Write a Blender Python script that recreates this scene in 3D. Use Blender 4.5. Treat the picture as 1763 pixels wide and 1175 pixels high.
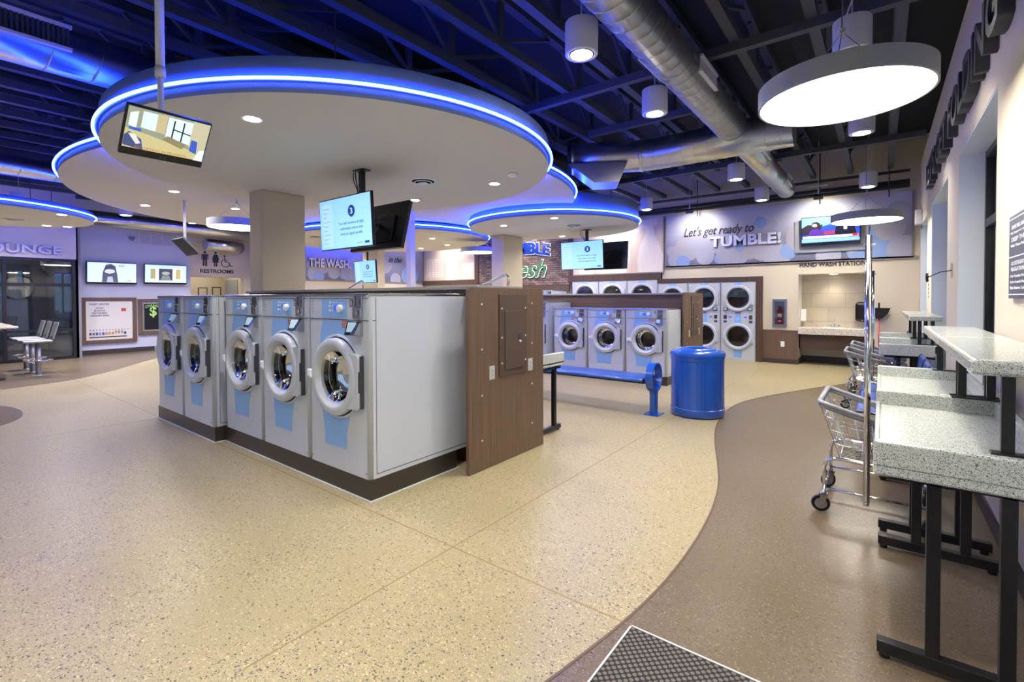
import bpy, bmesh, math, random
from math import sin, cos, pi, radians as rad
from mathutils import Vector, Matrix
random.seed(7)
for o in list(bpy.data.objects): bpy.data.objects.remove(o)
S = bpy.context.scene; COL = S.collection
# ---------------------------------------------------------------- camera, world, exposure
cam = bpy.data.cameras.new('camera'); cam.sensor_width = 36; cam.lens = 822.98/1763*36
cam.shift_y = (526.82-587.5)/1763; cam.clip_start = .05; cam.clip_end = 100
camo = bpy.data.objects.new('camera', cam); COL.objects.link(camo); S.camera = camo
yaw, pit, rol = rad(37.697), rad(.938), rad(-.159)
fw = Vector((-sin(yaw), cos(yaw), 0)); rt = Vector((cos(yaw), sin(yaw), 0)); up = Vector((0, 0, 1))
f2 = fw*cos(pit)-up*sin(pit); u2 = up*cos(pit)+fw*sin(pit)
r3 = rt*cos(rol)+u2*sin(rol); u3 = -rt*sin(rol)+u2*cos(rol)
camo.matrix_world = Matrix(((r3.x, u3.x, -f2.x, 0), (r3.y, u3.y, -f2.y, 0), (r3.z, u3.z, -f2.z, 1.42), (0, 0, 0, 1)))
w = bpy.data.worlds.new('dusk'); S.world = w; w.use_nodes = True
w.node_tree.nodes['Background'].inputs[0].default_value = (.40, .52, .70, 1)
w.node_tree.nodes['Background'].inputs[1].default_value = 1.7
S.view_settings.view_transform = 'Standard'; S.view_settings.look = 'None'
S.view_settings.gamma = 1; S.view_settings.use_curve_mapping = False
S.view_settings.exposure = 0.34
P_SPOT, P_DISC, P_PEND, P_NEON = 15.5, 17, 3.8, 62     # lamp strengths
WARM = (1, .95, .87)

# ---------------------------------------------------------------- materials
def lin(c):
    if isinstance(c, str): c = tuple(int(c[i:i+2], 16)/255 for i in (0, 2, 4))
    return tuple(x/12.92 if x <= .04045 else ((x+.055)/1.055)**2.4 for x in c)+(1,)
MC = {}
def mat(name, col='cccccc', rough=.5, metal=0, emit=None, es=1, coat=0, spec=.5, var=0, vs=3):
    if name in MC: return MC[name]
    m = bpy.data.materials.new(name); m.use_nodes = True; n = m.node_tree; b = n.nodes['Principled BSDF']
    b.inputs['Base Color'].default_value = lin(col); b.inputs['Roughness'].default_value = rough
    b.inputs['Metallic'].default_value = metal; b.inputs['Coat Weight'].default_value = coat
    b.inputs['Specular IOR Level'].default_value = spec
    if emit: b.inputs['Emission Color'].default_value = lin(emit) if isinstance(emit, str) else (*emit, 1); b.inputs['Emission Strength'].default_value = es
    # slight surface unevenness so no surface is perfectly uniform
    t = n.nodes.new('ShaderNodeTexCoord'); q = n.nodes.new('ShaderNodeTexNoise'); q.inputs['Scale'].default_value = vs*4
    q.inputs['Detail'].default_value = 4; n.links.new(t.outputs['Object'], q.inputs['Vector'])
    mr = n.nodes.new('ShaderNodeMapRange'); mr.inputs[3].default_value = max(.02, rough-.012); mr.inputs[4].default_value = min(1, rough+.012)
    n.links.new(q.outputs[0], mr.inputs[0]); n.links.new(mr.outputs[0], b.inputs['Roughness'])
    if var:
        h = n.nodes.new('ShaderNodeHueSaturation'); h.inputs['Color'].default_value = lin(col)
        m2 = n.nodes.new('ShaderNodeMapRange'); m2.inputs[3].default_value = 1-var; m2.inputs[4].default_value = 1+var
        n.links.new(q.outputs[0], m2.inputs[0]); n.links.new(m2.outputs[0], h.inputs['Value']); n.links.new(h.outputs[0], b.inputs['Base Color'])
    MC[name] = m; return m
def nodes(m): return m.node_tree.nodes, m.node_tree.links
def wood(name, c1, c2, axis='Z', sc=9, rough=.42):
    m = mat(name, c1, rough); N, L = nodes(m)
    t = N['Texture Coordinate']; mp = N.new('ShaderNodeMapping'); s = [sc*6, sc*6, sc*6]; s['XYZ'.index(axis)] = sc*.16
    mp.inputs['Scale'].default_value = s; L.new(t.outputs['Object'], mp.inputs[0])
    q = N.new('ShaderNodeTexNoise'); q.inputs['Scale'].default_value = 1; q.inputs['Detail'].default_value = 5; L.new(mp.outputs[0], q.inputs[0])
    r = N.new('ShaderNodeValToRGB'); r.color_ramp.elements[0].position = .32; r.color_ramp.elements[1].position = .68
    r.color_ramp.elements[0].color = lin(c1); r.color_ramp.elements[1].color = lin(c2)
    L.new(q.outputs[0], r.inputs[0]); L.new(r.outputs[0], N['Principled BSDF'].inputs['Base Color']); return m
def speckle(name, base, chips, sc=90, rough=.2, thr=.55):
    m = mat(name, base, rough, coat=.25); N, L = nodes(m)
    v = N.new('ShaderNodeTexVoronoi'); v.inputs['Scale'].default_value = sc; L.new(N['Texture Coordinate'].outputs['Object'], v.inputs[0])
    sx = N.new('ShaderNodeSeparateColor'); L.new(v.outputs['Color'], sx.inputs[0])
    r = N.new('ShaderNodeValToRGB'); r.color_ramp.interpolation = 'CONSTANT'; e = r.color_ramp.elements
    e[0].position = 0; e[0].color = lin(chips[0]); e[1].position = .1; e[1].color = lin(chips[1])
    for i, c in enumerate(chips[2:]): x = e.new(.2+.14*i); x.color = lin(c)
    x = e.new(thr); x.color = lin(base); L.new(sx.outputs[0], r.inputs[0])
    L.new(r.outputs[0], N['Principled BSDF'].inputs['Base Color']); return m
def floor_mat(name, base, tint, chipd, chipm, rough):
    m = bpy.data.materials.new(name); m.use_nodes = True; N, L = nodes(m); b = N['Principled BSDF']
    t = N.new('ShaderNodeTexCoord'); wv = N.new('ShaderNodeTexNoise'); wv.inputs['Scale'].default_value = 30
    L.new(t.outputs['Object'], wv.inputs[0])
    ad = N.new('ShaderNodeMixRGB'); ad.blend_type = 'LINEAR_LIGHT'; ad.inputs[0].default_value = .008
    L.new(t.outputs['Object'], ad.inputs[1]); L.new(wv.outputs['Color'], ad.inputs[2])
    big = N.new('ShaderNodeTexNoise'); big.inputs['Scale'].default_value = .9; big.inputs['Detail'].default_value = 5; L.new(t.outputs['Object'], big.inputs[0])
    cm = N.new('ShaderNodeValToRGB'); cm.color_ramp.elements[0].position = .35; cm.color_ramp.elements[1].position = .65
    cm.color_ramp.elements[0].color = lin(base); cm.color_ramp.elements[1].color = lin(tint); L.new(big.outputs[0], cm.inputs[0])
    cur = cm.outputs[0]
    def layer(sc, size, cols, dens, cur, amt=1, st=0):
        v = N.new('ShaderNodeTexVoronoi'); v.inputs['Scale'].default_value = sc; mp = N.new('ShaderNodeMapping'); mp.inputs['Rotation'].default_value = (0, 0, .6*st); mp.inputs['Scale'].default_value = (1, 1.55 if st else 1, 1); L.new(ad.outputs[0], mp.inputs[0]); L.new(mp.outputs[0], v.inputs[0])
        lt = N.new('ShaderNodeMath'); lt.operation = 'LESS_THAN'; L.new(v.outputs['Distance'], lt.inputs[0])
        s = N.new('ShaderNodeSeparateColor'); L.new(v.outputs['Color'], s.inputs[0])
        sz = N.new('ShaderNodeMath'); sz.operation = 'MULTIPLY'; L.new(s.outputs[2], sz.inputs[0]); sz.inputs[1].default_value = size; L.new(sz.outputs[0], lt.inputs[1])
        d = N.new('ShaderNodeMath'); d.operation = 'LESS_THAN'; L.new(s.outputs[0], d.inputs[0])
        dm = N.new('ShaderNodeMapRange'); dm.inputs[1].default_value = .38; dm.inputs[2].default_value = .66; dm.inputs[3].default_value = dens*.28; dm.inputs[4].default_value = dens
        b2 = N.new('ShaderNodeTexNoise'); b2.inputs['Scale'].default_value = 1.7; b2.inputs['Detail'].default_value = 3; L.new(t.outputs['Object'], b2.inputs[0])
        L.new(b2.outputs[0], dm.inputs[0]); L.new(dm.outputs[0], d.inputs[1])
        mu = N.new('ShaderNodeMath'); mu.operation = 'MULTIPLY'; L.new(lt.outputs[0], mu.inputs[0]); L.new(d.outputs[0], mu.inputs[1])
        m3 = N.new('ShaderNodeMath'); m3.operation = 'MULTIPLY'; L.new(mu.outputs[0], m3.inputs[0]); m3.inputs[1].default_value = amt
        r = N.new('ShaderNodeValToRGB'); e = r.color_ramp.elements; e[0].color = lin(cols[0]); e[1].color = lin(cols[-1])
        if len(cols) > 2: x = e.new(.5); x.color = lin(cols[1])
        L.new(s.outputs[1], r.inputs[0])
        mx = N.new('ShaderNodeMixRGB'); L.new(m3.outputs[0], mx.inputs[0]); L.new(cur, mx.inputs[1]); L.new(r.outputs[0], mx.inputs[2]); return mx.outputs[0]
    cur = layer(260, .6, chipm, .9, cur, .55)
    cur = layer(130, .6, chipm, .7, cur, .65)
    cur = layer(85, .62, chipd, .30, cur, .95, 1)
    cur = layer(120, .62, chipd, .42, cur, .9, 1)
    cur = layer(190, .62, chipd, .30, cur, .7)
    L.new(cur, b.inputs['Base Color'])
    mr = N.new('ShaderNodeMapRange'); mr.inputs[3].default_value = rough-.05; mr.inputs[4].default_value = rough+.07
    L.new(big.outputs[0], mr.inputs[0]); L.new(mr.outputs[0], b.inputs['Roughness']); b.inputs['Specular IOR Level'].default_value = .38
    b.inputs['Coat Weight'].default_value = .03; b.inputs['Coat Roughness'].default_value = .15
    return m
def glassm(name, tint=(.8, .88, .9), amt=.12, rough=.02):
    m = bpy.data.materials.new(name); m.use_nodes = True; N, L = nodes(m); N.remove(N['Principled BSDF'])
    tr = N.new('ShaderNodeBsdfTransparent'); tr.inputs[0].default_value = (*tint, 1); gl = N.new('ShaderNodeBsdfGlossy'); gl.inputs['Roughness'].default_value = rough
    fr = N.new('ShaderNodeFresnel'); fr.inputs[0].default_value = 1.5; a = N.new('ShaderNodeMath'); a.operation = 'ADD'; a.inputs[1].default_value = amt; L.new(fr.outputs[0], a.inputs[0])
    mx = N.new('ShaderNodeMixShader'); L.new(a.outputs[0], mx.inputs[0]); L.new(tr.outputs[0], mx.inputs[1]); L.new(gl.outputs[0], mx.inputs[2])
    L.new(mx.outputs[0], N['Material Output'].inputs[0]); return m
M = dict(
 washer=mat('white_enamel', 'c0c6d0', .28, coat=.3), washer_side=mat('grey_enamel_side', 'c2c8cd', .26, coat=.3),
 seam=mat('dark_seam', '4a4d52', .6), blue=mat('blue_graphic', '86b2e6', .4), ring=mat('door_ring_plastic', 'bec3c8', .3, coat=.2),
 steel=mat('stainless', 'b9bbbd', .25, 1), chrome=mat('chrome', 'e2e4e6', .1, 1), darksteel=mat('dark_drum_steel', '75726d', .42, 1), gasket=mat('black_rubber', '191a1c', .5),
 white=mat('white_plastic', 'eceeef', .35), offw=mat('white_paint', 'd8d6d0', .7), lamp_grey=mat('lamp_grey_paint', 'c2c2c4', .5), pend_grey=mat('pendant_grey_paint', '8c8e8f', .5),
 black=mat('black_metal', '16171b', .38), blackp=mat('black_plastic', '101114', .3), lcd=mat('blue_lcd', '2a52c8', .2, emit='3a62e0', es=.5),
 plinth=mat('brown_vinyl_base', '39332b', .3, var=.08), caulk=mat('pale_caulk', 'c9cfc9', .6), red=mat('red_sticker', 'c2483f', .5), reds=mat('red_paint', 'c01822', .3, coat=.4),
 cream=mat('cream_wall_paint', 'cfc5ae', .8), beige=mat('beige_wall_paint', 'c3b69c', .8), bluew=mat('neon_tinted_wall', 'c3c8d8', .75), recess=mat('window_reveal_paint', 'dfe6e8', .75),  # left wall is grey-white with the blue neon's lavender cast put into its colour
 disc=mat('ceiling_cloud_paint', 'cfccc6', .85), fascia=mat('cloud_fascia_glow_tint', '6f88bc', .75), deck=mat('dark_deck_paint', '1f222b', .85), joist=mat('dark_joist_paint', '454954', .7),  # fascia colour tinted blue to carry part of the neon glow
 wood=wood('walnut_laminate', '5b4739', '705947'), woodd=wood('dark_walnut_laminate', '483629', '5b4637'), woodh=wood('walnut_laminate_horizontal', '503e31', '644f3f', 'X'),
 maple=wood('pale_maple_laminate', 'd3bf9f', 'e0cfb2'), maple2=wood('pale_maple_figure', 'e6dac4', 'eee4d2'), frame=mat('brown_frame', '4b3a30', .5),
 greytop=mat('grey_counter_laminate', '8b8b84', .45), dpanel=mat('brown_electrical_paint', '54443a', .4), duct=mat('galvanised_duct', 'cfcfc8', .3, 1, var=.12, vs=2),
 bluep=mat('glossy_blue_powder_coat', '1850ae', .22, coat=.6), bluepd=mat('blue_powder_coat_dark', '123c86', .3, coat=.3), grey=mat('grey_plastic', '8d9094', .45), dgrey=mat('dark_grey_plastic', '3c3f45', .5),
 navy=mat('navy_letters', '10308c', .35), green=mat('green_letters', '3f7a46', .4), led=mat('led_halo', 'ffffff', .5, emit='e8f0ff', es=1.1), dletter=mat('charcoal_letters', '2c2d33', .5),
 sletter=mat('brushed_letters', 'dadadc', .3, .25), lletter=mat('lavender_lit_letters', 'd4d4ee', .5), terr=speckle('speckled_white_terrazzo', 'cdd2c8', ('4a4d48', '8a8c84', 'b0b5aa', 'e0e3da'), 430, .22, .45),  # lavender of the LOUNGE letters is neon light put into their colour
 terrc=speckle('speckled_cream_granite', 'ddd3be', ('6a6054', '9c9284', 'c0b6a4', 'efe8d8'), 190, .22, .5), glass=glassm('window_glass'), dglass=glassm('washer_door_glass', (.72, .73, .73), .05), lglass=glassm('tinted_glass', (.55, .62, .75), .06),
 base=mat('dark_baseboard', '3b3531', .5), lamp=mat('lamp_disc', 'ffffff', .5, emit=(1, .93, .82), es=P_PEND), glow=mat('lamp_glow', 'ffffff', .5, emit=(1, .93, .82), es=14), neon=mat('blue_neon_tube', 'ffffff', .5, emit=(.014, .052, 1), es=P_NEON),
 brown_fl=None)

# ---------------------------------------------------------------- mesh helpers
class MB:
    def __init__(s): s.bm = bmesh.new(); s.mi = 0
    def _f(s, vs):
        try: f = s.bm.faces.new(vs); f.material_index = s.mi; return f
        except ValueError: return None
    def box(s, x0, x1, y0, y1, z0, z1, bev=0, M4=None):
        b = bmesh.new(); bmesh.ops.create_cube(b, size=1)
        for v in b.verts: v.co = Vector(((x0+x1)/2+v.co.x*(x1-x0), (y0+y1)/2+v.co.y*(y1-y0), (z0+z1)/2+v.co.z*(z1-z0)))
        if bev: bmesh.ops.bevel(b, geom=b.edges[:]+b.verts[:], offset=bev, segments=2, affect='EDGES', profile=.5)
        s.merge(b, M4); return s
    def merge(s, b, M4=None):
        mp = {}
        for v in b.verts: mp[v] = s.bm.verts.new(M4 @ v.co if M4 else v.co)
        for f in b.faces:
            q = s._f([mp[v] for v in f.verts])
            if q: q.smooth = f.smooth
        b.free(); return s
    def lathe(s, prof, c=(0, 0, 0), ax='Z', seg=32, ex=1, ey=1, close=False):
        if len(prof) > 2:      # keep profile corners crisp
            out = [prof[0]]; brk = set()
            for k in range(1, len(prof)-1):
                a = Vector(prof[k])-Vector(prof[k-1]); b_ = Vector(prof[k+1])-Vector(prof[k]); out.append(prof[k])
                if a.length > 1e-7 and b_.length > 1e-7 and a.angle(b_) > .62: brk.add(len(out)-1); out.append(prof[k])
            out.append(prof[-1])
            if close: brk.add(len(out)-1); out += [prof[-1], prof[0]]; close = False; nocap = True
            else: nocap = False
            prof = out
        else: brk = set(); nocap = False
        rings = []
        for r, h in prof:
            R = []
            for i in range(seg):
                a = 2*pi*i/seg; x, y = r*cos(a)*ex, r*sin(a)*ey
                p = {'Z': (x, y, h), 'Y': (x, h, y), 'X': (h, x, y)}[ax]
                R.append(s.bm.verts.new(Vector(p)+Vector(c)))
            rings.append(R)
        if close: rings.append(rings[0])
        for q_, (a, b) in enumerate(zip(rings, rings[1:])):
            if q_ in brk: continue
            for i in range(seg):
                f = s._f([a[i], a[(i+1) % seg], b[(i+1) % seg], b[i]])
                if f: f.smooth = True
        if not close and not nocap:
            for R, pr in ((rings[0], prof[0]), (rings[-1], prof[-1])):
                if pr[0] > 1e-6 and getattr(s, 'cap', True): s._f(R)
        return s
    def disc(s, r0, r1, c, ax='Z', seg=32, ex=1, ey=1):
        s.cap = False; s.lathe([(r0, 0), (r1, 0)], c, ax, seg, ex, ey); s.cap = True; return s
    def cyl(s, p0, p1, r, seg=12, r1=None, cap=True):
        p0, p1 = Vector(p0), Vector(p1); d = (p1-p0); 
        if d.length < 1e-6: return s
        d.normalize(); a = d.orthogonal().normalized(); b = d.cross(a); R = []
        for p, rr in ((p0, r), (p1, r if r1 is None else r1)):
            R.append([s.bm.verts.new(p+(a*cos(2*pi*i/seg)+b*sin(2*pi*i/seg))*rr) for i in range(seg)])
        for i in range(seg):
            f = s._f([R[0][i], R[0][(i+1) % seg], R[1][(i+1) % seg], R[1][i]])
            if f: f.smooth = seg > 6
        if cap: s._f(R[0][::-1]); s._f(R[1])
        return s
    def tube(s, pts, r, seg=8, closed=False):
        pts = [Vector(p) for p in pts]; n = len(pts); R = []; prev = None
        for i, p in enumerate(pts):
            if closed: t = pts[(i+1) % n]-pts[i-1]
            else: t = pts[min(i+1, n-1)]-pts[max(i-1, 0)]
            t.normalize()
            if prev is None: a = t.orthogonal().normalized()
            else:
                a = prev-t*prev.dot(t)
                a = a.normalized() if a.length > 1e-5 else t.orthogonal().normalized()
            prev = a; b = t.cross(a)
            R.append([s.bm.verts.new(p+(a*cos(2*pi*k/seg)+b*sin(2*pi*k/seg))*r) for k in range(seg)])
        m = n if closed else n-1
        for i in range(m):
            A, B = R[i], R[(i+1) % n]
            for k in range(seg):
                f = s._f([A[k], A[(k+1) % seg], B[(k+1) % seg], B[k]])
                if f: f.smooth = True
        if not closed: s._f(R[0][::-1]); s._f(R[-1])
        return s
    def prism(s, pts, d0, d1, ax='Y'):
        """polygon pts (2D) extruded along ax from d0 to d1"""
        def P(u, v, d): return {'Y': (u, d, v), 'X': (d, u, v), 'Z': (u, v, d)}[ax]
        A = [s.bm.verts.new(P(u, v, d0)) for u, v in pts]; B = [s.bm.verts.new(P(u, v, d1)) for u, v in pts]; n = len(pts)
        s._f(A); s._f(B[::-1])
        for i in range(n): s._f([A[i], B[i], B[(i+1) % n], A[(i+1) % n]])
        return s
    def mat(s, i): s.mi = i; return s
    def xf(s, M4): bmesh.ops.transform(s.bm, matrix=M4, verts=s.bm.verts[:]); return s
    def build(s, name, m, parent=None, loc=None):
        bmesh.ops.recalc_face_normals(s.bm, faces=s.bm.faces[:])
        me = bpy.data.meshes.new(name); s.bm.to_mesh(me); s.bm.free()
        for x in (m if isinstance(m, (list, tuple)) else [m]): me.materials.append(x)
        o = bpy.data.objects.new(name, me); COL.objects.link(o)
        if parent: o.parent = parent
        if loc: o.location = loc
        return o
def tag(o, label=None, cat=None, group=None, kind=None):
    if label: o['label'] = label
    if cat: o['category'] = cat
    if group: o['group'] = group
    if kind: o['kind'] = kind
    return o
def thing(name, label, cat, loc=(0, 0, 0), rz=0, group=None):
    o = bpy.data.objects.new(name, None); COL.objects.link(o); o.location = loc; o.rotation_euler = (0, 0, rz); o.empty_display_size = .1
    return tag(o, label, cat, group)
def struct(name, mb, m, parent=None):
    o = mb.build(name, m, parent)
    if not parent: o['kind'] = 'structure'
    return o
KIDS = {}
def copy_tree(o, parent=None):
    c = o.copy(); COL.objects.link(c); c.parent = parent
    for k in [x for x in bpy.data.objects if x.parent == o]: copy_tree(k, c)
    return c
def dup(o, loc, label, rz=None, group=None):
    c = copy_tree(o); c.location = loc; c['label'] = label
    if rz is not None: c.rotation_euler = (0, 0, rz)
    if group: c['group'] = group
    return c
TXT = {}
def text_bm(s, w, h, depth=.01, bold=0, shear=0, space=1, arc=0):
    """lettering as a bmesh in the XZ plane facing -Y, centred, fitted in w x h"""
    c = bpy.data.curves.new('t', 'FONT'); c.body = s; c.extrude = .05; c.offset = bold; c.shear = shear; c.space_character = space; c.resolution_u = 3
    c.align_x = 'CENTER'
    o = bpy.data.objects.new('t', c); COL.objects.link(o); dg = bpy.context.evaluated_depsgraph_get(); dg.update()
    me = bpy.data.meshes.new_from_object(o.evaluated_get(dg)); bpy.data.objects.remove(o); bpy.data.curves.remove(c)
    b = bmesh.new(); b.from_mesh(me); bpy.data.meshes.remove(me)
    xs = [v.co.x for v in b.verts]; ys = [v.co.y for v in b.verts]; x0, x1, y0, y1 = min(xs), max(xs), min(ys), max(ys)
    for v in b.verts:
        X = ((v.co.x-x0)/(x1-x0)-.5)*w; Z = ((v.co.y-y0)/(y1-y0)-.5)*h
        Z += arc*(1-(2*X/w)**2)
        v.co = Vector((X, (-depth if v.co.z > 0 else 0), Z))
    return b
def FACE(loc, facing):
    a = {'-Y': 0, '+X': pi/2, '-X': -pi/2, '+Y': pi}[facing]
    return Matrix.Translation(loc) @ Matrix.Rotation(a, 4, 'Z')
def text(name, s, w, h, loc, facing, m, depth=.01, parent=None, label=None, cat=None, **k):
    mb = MB(); mb.merge(text_bm(s, w, h, depth, **k), FACE(loc, facing)); 
    o = mb.build(name, m if not isinstance(m, tuple) else list(m), parent)
    if isinstance(m, tuple):
        ax = 1 if 'Y' in facing else 0
        for p in o.data.polygons: p.material_index = 0 if abs(p.normal[ax]) > .6 else 1
    if label: tag(o, label, cat)
    return o
def light(name, kind, loc, power, parent, size=.1, col=WARM, spread=150, rot=(0, 0, 0), sx=None):
    l = bpy.data.lights.new(name, kind); l.energy = power; l.color = col
    if kind == 'AREA':
        l.shape = 'DISK'; l.size = size; l.spread = rad(spread)
    elif kind == 'SPOT': l.spot_size = rad(spread); l.spot_blend = .8; l.shadow_soft_size = size
    else: l.shadow_soft_size = size
    o = bpy.data.objects.new(name, l); COL.objects.link(o); o.parent = parent; o.location = loc; o.rotation_euler = rot; return o
# ---------------------------------------------------------------- room shell
ZD = 4.42       # underside of the roof deck
BY = 11.65      # back wall
RX = .55        # window wall face
fl_l = floor_mat('polished_cream_terrazzo', '998d68', 'a29672', ('3a3a3c', '56493f', '7e7a72'), ('e2d3a8', 'd8c08c', 'b09a76'), .36)
fl_b = floor_mat('polished_brown_concrete', '63563f', '6d604b', ('3b3330', '5a4c40', '70665c'), ('a08e76', '8d7a64', '6d5e50'), .30)
struct('floor', MB().box(-20, 1.2, -4, 13.2, -.12, 0), fl_b)
curve = [(-3.2, -3.2), (-2.4, -1.6), (-1.75, -.4), (-1.3, .5), (-1.07, 1.1), (-.968, 1.44), (-.925, 1.68), (-.885, 1.9), (-.85, 2.2), (-.838, 2.55), (-.85, 2.95), (-.885, 3.35), (-.96, 3.8), (-1.09, 4.27), (-1.27, 4.85),
         (-1.42, 5.45), (-1.51, 6.05), (-1.53, 6.55), (-1.49, 7.0), (-1.37, 7.45), (-1.13, 8.05), (-.83, 8.75), (-.43, 9.55), (.02, 10.3), (.5, 11.0)]
def smooth(P, k=2):
    for _ in range(k):
        Q = [P[0]]
        for a, b in zip(P, P[1:]): Q += [(a[0]*.75+b[0]*.25, a[1]*.75+b[1]*.25), (a[0]*.25+b[0]*.75, a[1]*.25+b[1]*.75)]
        P = Q+[P[-1]]
    return P
curve = smooth(curve)
lcurve = smooth([(-15.0, 6.4), (-14.4, 4.9), (-13.74, 3.84), (-13.05, 3.33), (-12.05, 2.69), (-11.2, 1.95), (-11.03, 1.4), (-10.9, 1.0), (-10.6, 0), (-10.8, -2.6)])
struct('floor', MB().prism(curve+[(.5, 12.95), (-13, 12.95), (-15.0, 8)]+lcurve, 0, .0012, 'Z'), fl_l)
struct('floor', MB().prism(smooth([(-10.0, -.9), (-10.0, .1), (-9.55, .75), (-8.99, .96), (-8.45, .98), (-8.0, .88), (-7.7, .62), (-7.3, -.2), (-7.3, -.9)]), .0012, .0022, 'Z'), fl_b)
sm = MB()
off = [(x-.006, y) for x, y in curve]
sm.prism(off+[(x+.006, y) for x, y in reversed(curve)], .0012, .0020, 'Z')
struct('trim_1', sm, mat('dark_edge_line', '5d4634', .5))
jt = MB()
for x in (-1.92, ): jt.box(x-.004, x+.004, .8, 8.6, .0012, .0018)
jt.box(-15, -.86, 1.925, 1.933, .0012, .0018); jt.box(-6.83, -6.822, -3, 1.9, .0012, .0018); jt.box(-12.3, -1.5, 6.6, 6.608, .0012, .0018)
struct('trim_2', jt, mat('control_joint', '8f7a4c', .7))

cw = M['cream']
# ceiling deck with shallow ribs
ce = MB().box(-20, 1.3, -4, 13.2, ZD, ZD+.16)
struct('ceiling', ce, M['deck'])
# window wall: piers, heads, sills
WIN = [(-1.35, .45), (1.38, 3.2), (4.12, 5.95), (6.86, 8.88), (9.72, 11.3)]
HEAD, SILL = 2.71, .40
wr = MB(); y0 = -4
for a, b in WIN:
    wr.box(RX, RX+.30, y0, a, 0, 3.87); wr.box(RX, RX+.30, a, b, HEAD, 3.87); wr.box(RX, RX+.30, a, b, 0, SILL); y0 = b
wr.box(RX, RX+.30, y0, 11.65, 0, 3.87); wr.box(RX+.16, RX+.30, -4, 11.65, 3.87, ZD+.1)
wl = struct('wall_right', wr, cw)
for i, (a, b) in enumerate(WIN):
    r = MB()
    r.box(RX+.002, RX+.22, b-.012, b, SILL, HEAD); r.box(RX+.002, RX+.22, a, a+.012, SILL, HEAD); r.box(RX+.002, RX+.22, a, b, HEAD-.012, HEAD); r.box(RX-.02, RX+.22, a, b, SILL, SILL+.02)
    o = struct('trim_%d' % (10+i), r, M['recess'])
    f = MB(); xa, xb = RX+.17, RX+.235
    for ya, yb in ((a+.012, a+.075), (b-.075, b-.012), ((a+b)/2-.028, (a+b)/2+.028)): f.box(xa, xb, ya, yb, SILL+.02, HEAD-.012)
    for za, zb in ((SILL+.02, SILL+.08), (HEAD-.07, HEAD-.012), (2.03, 2.10)): f.box(xa+.001, xb-.001, a+.012, b-.012, za, zb)
    wo = struct('window_%d' % (i+1), f, M['black'])
    g = MB().box(RX+.20, RX+.206, a+.02, b-.02, SILL+.03, HEAD-.02).build('pane', M['glass'], wo)
# back wall around the alcove and the upper wall
bw = MB(); AX0, AX1, AZ = -1.385, -.20, 1.90
bw.box(-13.2, -6.95, BY, BY+.15, 0, ZD+.1); bw.box(-6.95, -2.08, BY, BY+.15, 1.865, ZD+.1); bw.box(-2.08, AX0, BY, BY+.15, 0, ZD+.1); bw.box(-7.0, -2.0, 12.3, 12.4, 0, 1.95); bw.box(-6.95, -2.08, 11.8, 12.3, 1.87, 1.95); bw.box(AX1, RX+.3, BY, BY+.15, 0, ZD+.1); bw.box(AX0, AX1, BY, BY+.15, AZ, ZD+.1)
struct('wall_back', bw, cw)
al = MB(); al.box(AX0-.05, AX0, BY+.15, 12.25, 0, AZ+.05); al.box(AX1, AX1+.05, BY+.15, 12.25, 0, AZ+.05); al.box(AX0, AX1, BY+.15, 12.25, AZ, AZ+.05)
al.box(AX0-.05, AX1+.05, 12.25, 12.32, 0, AZ+.05)
struct('wall_alcove', al, M['offw'])
tl = mat('stone_tile', 'cdc2aa', .5); N, L = nodes(tl); br = N.new('ShaderNodeTexBrick'); br.inputs['Scale'].default_value = 1
br.inputs['Brick Width'].default_value = .60; br.inputs['Row Height'].default_value = .30; br.inputs['Mortar Size'].default_value = .004
br.inputs['Color1'].default_value = lin('cfc3ab'); br.inputs['Color2'].default_value = lin('c6bba4'); br.inputs['Mortar'].default_value = lin('a89d88')
mp = N.new('ShaderNodeMapping'); mp.inputs['Rotation'].default_value = (pi/2, 0, 0); L.new(N['Texture Coordinate'].outputs['Object'], mp.inputs[0]); L.new(mp.outputs[0], br.inputs[0]); L.new(br.outputs[0], N['Principled BSDF'].inputs['Base Color'])
struct('wall_alcove_tile', MB().box(AX0, AX1, 12.235, 12.25, .72, AZ), tl)
# far left walls
struct('wall_left', MB().box(-16.1, -15.9, 2.70, 5.29, 0, ZD+.1).box(-15.9, -15.42, 2.70, 2.75, 0, ZD+.1), M['bluew'])
bl = MB().box(-16.1, -15.9, 5.29, 6.75, 2.07, ZD+.1).box(-16.1, -15.9, 6.75, 7.0, 0, ZD+.1)
struct('wall_restroom_front', bl, cw)
rn = MB().box(-18.1, -18.0, 5.0, 7.2, 0, 3.0).box(-18, -16.1, 5.15, 5.29, 0, 3.0).box(-18, -16.1, 7.0, 7.15, 0, 3.0).box(-18.1, -16.1, 5.1, 7.2, 2.85, 2.95)
struct('wall_restroom_hall', rn, M['beige'])
struct('wall_middle', MB().box(-15.9, -13.0, 7.0, 7.15, 0, ZD+.1).box(-13.15, -13.0, 7.15, BY, 0, ZD+.1), cw)
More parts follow.
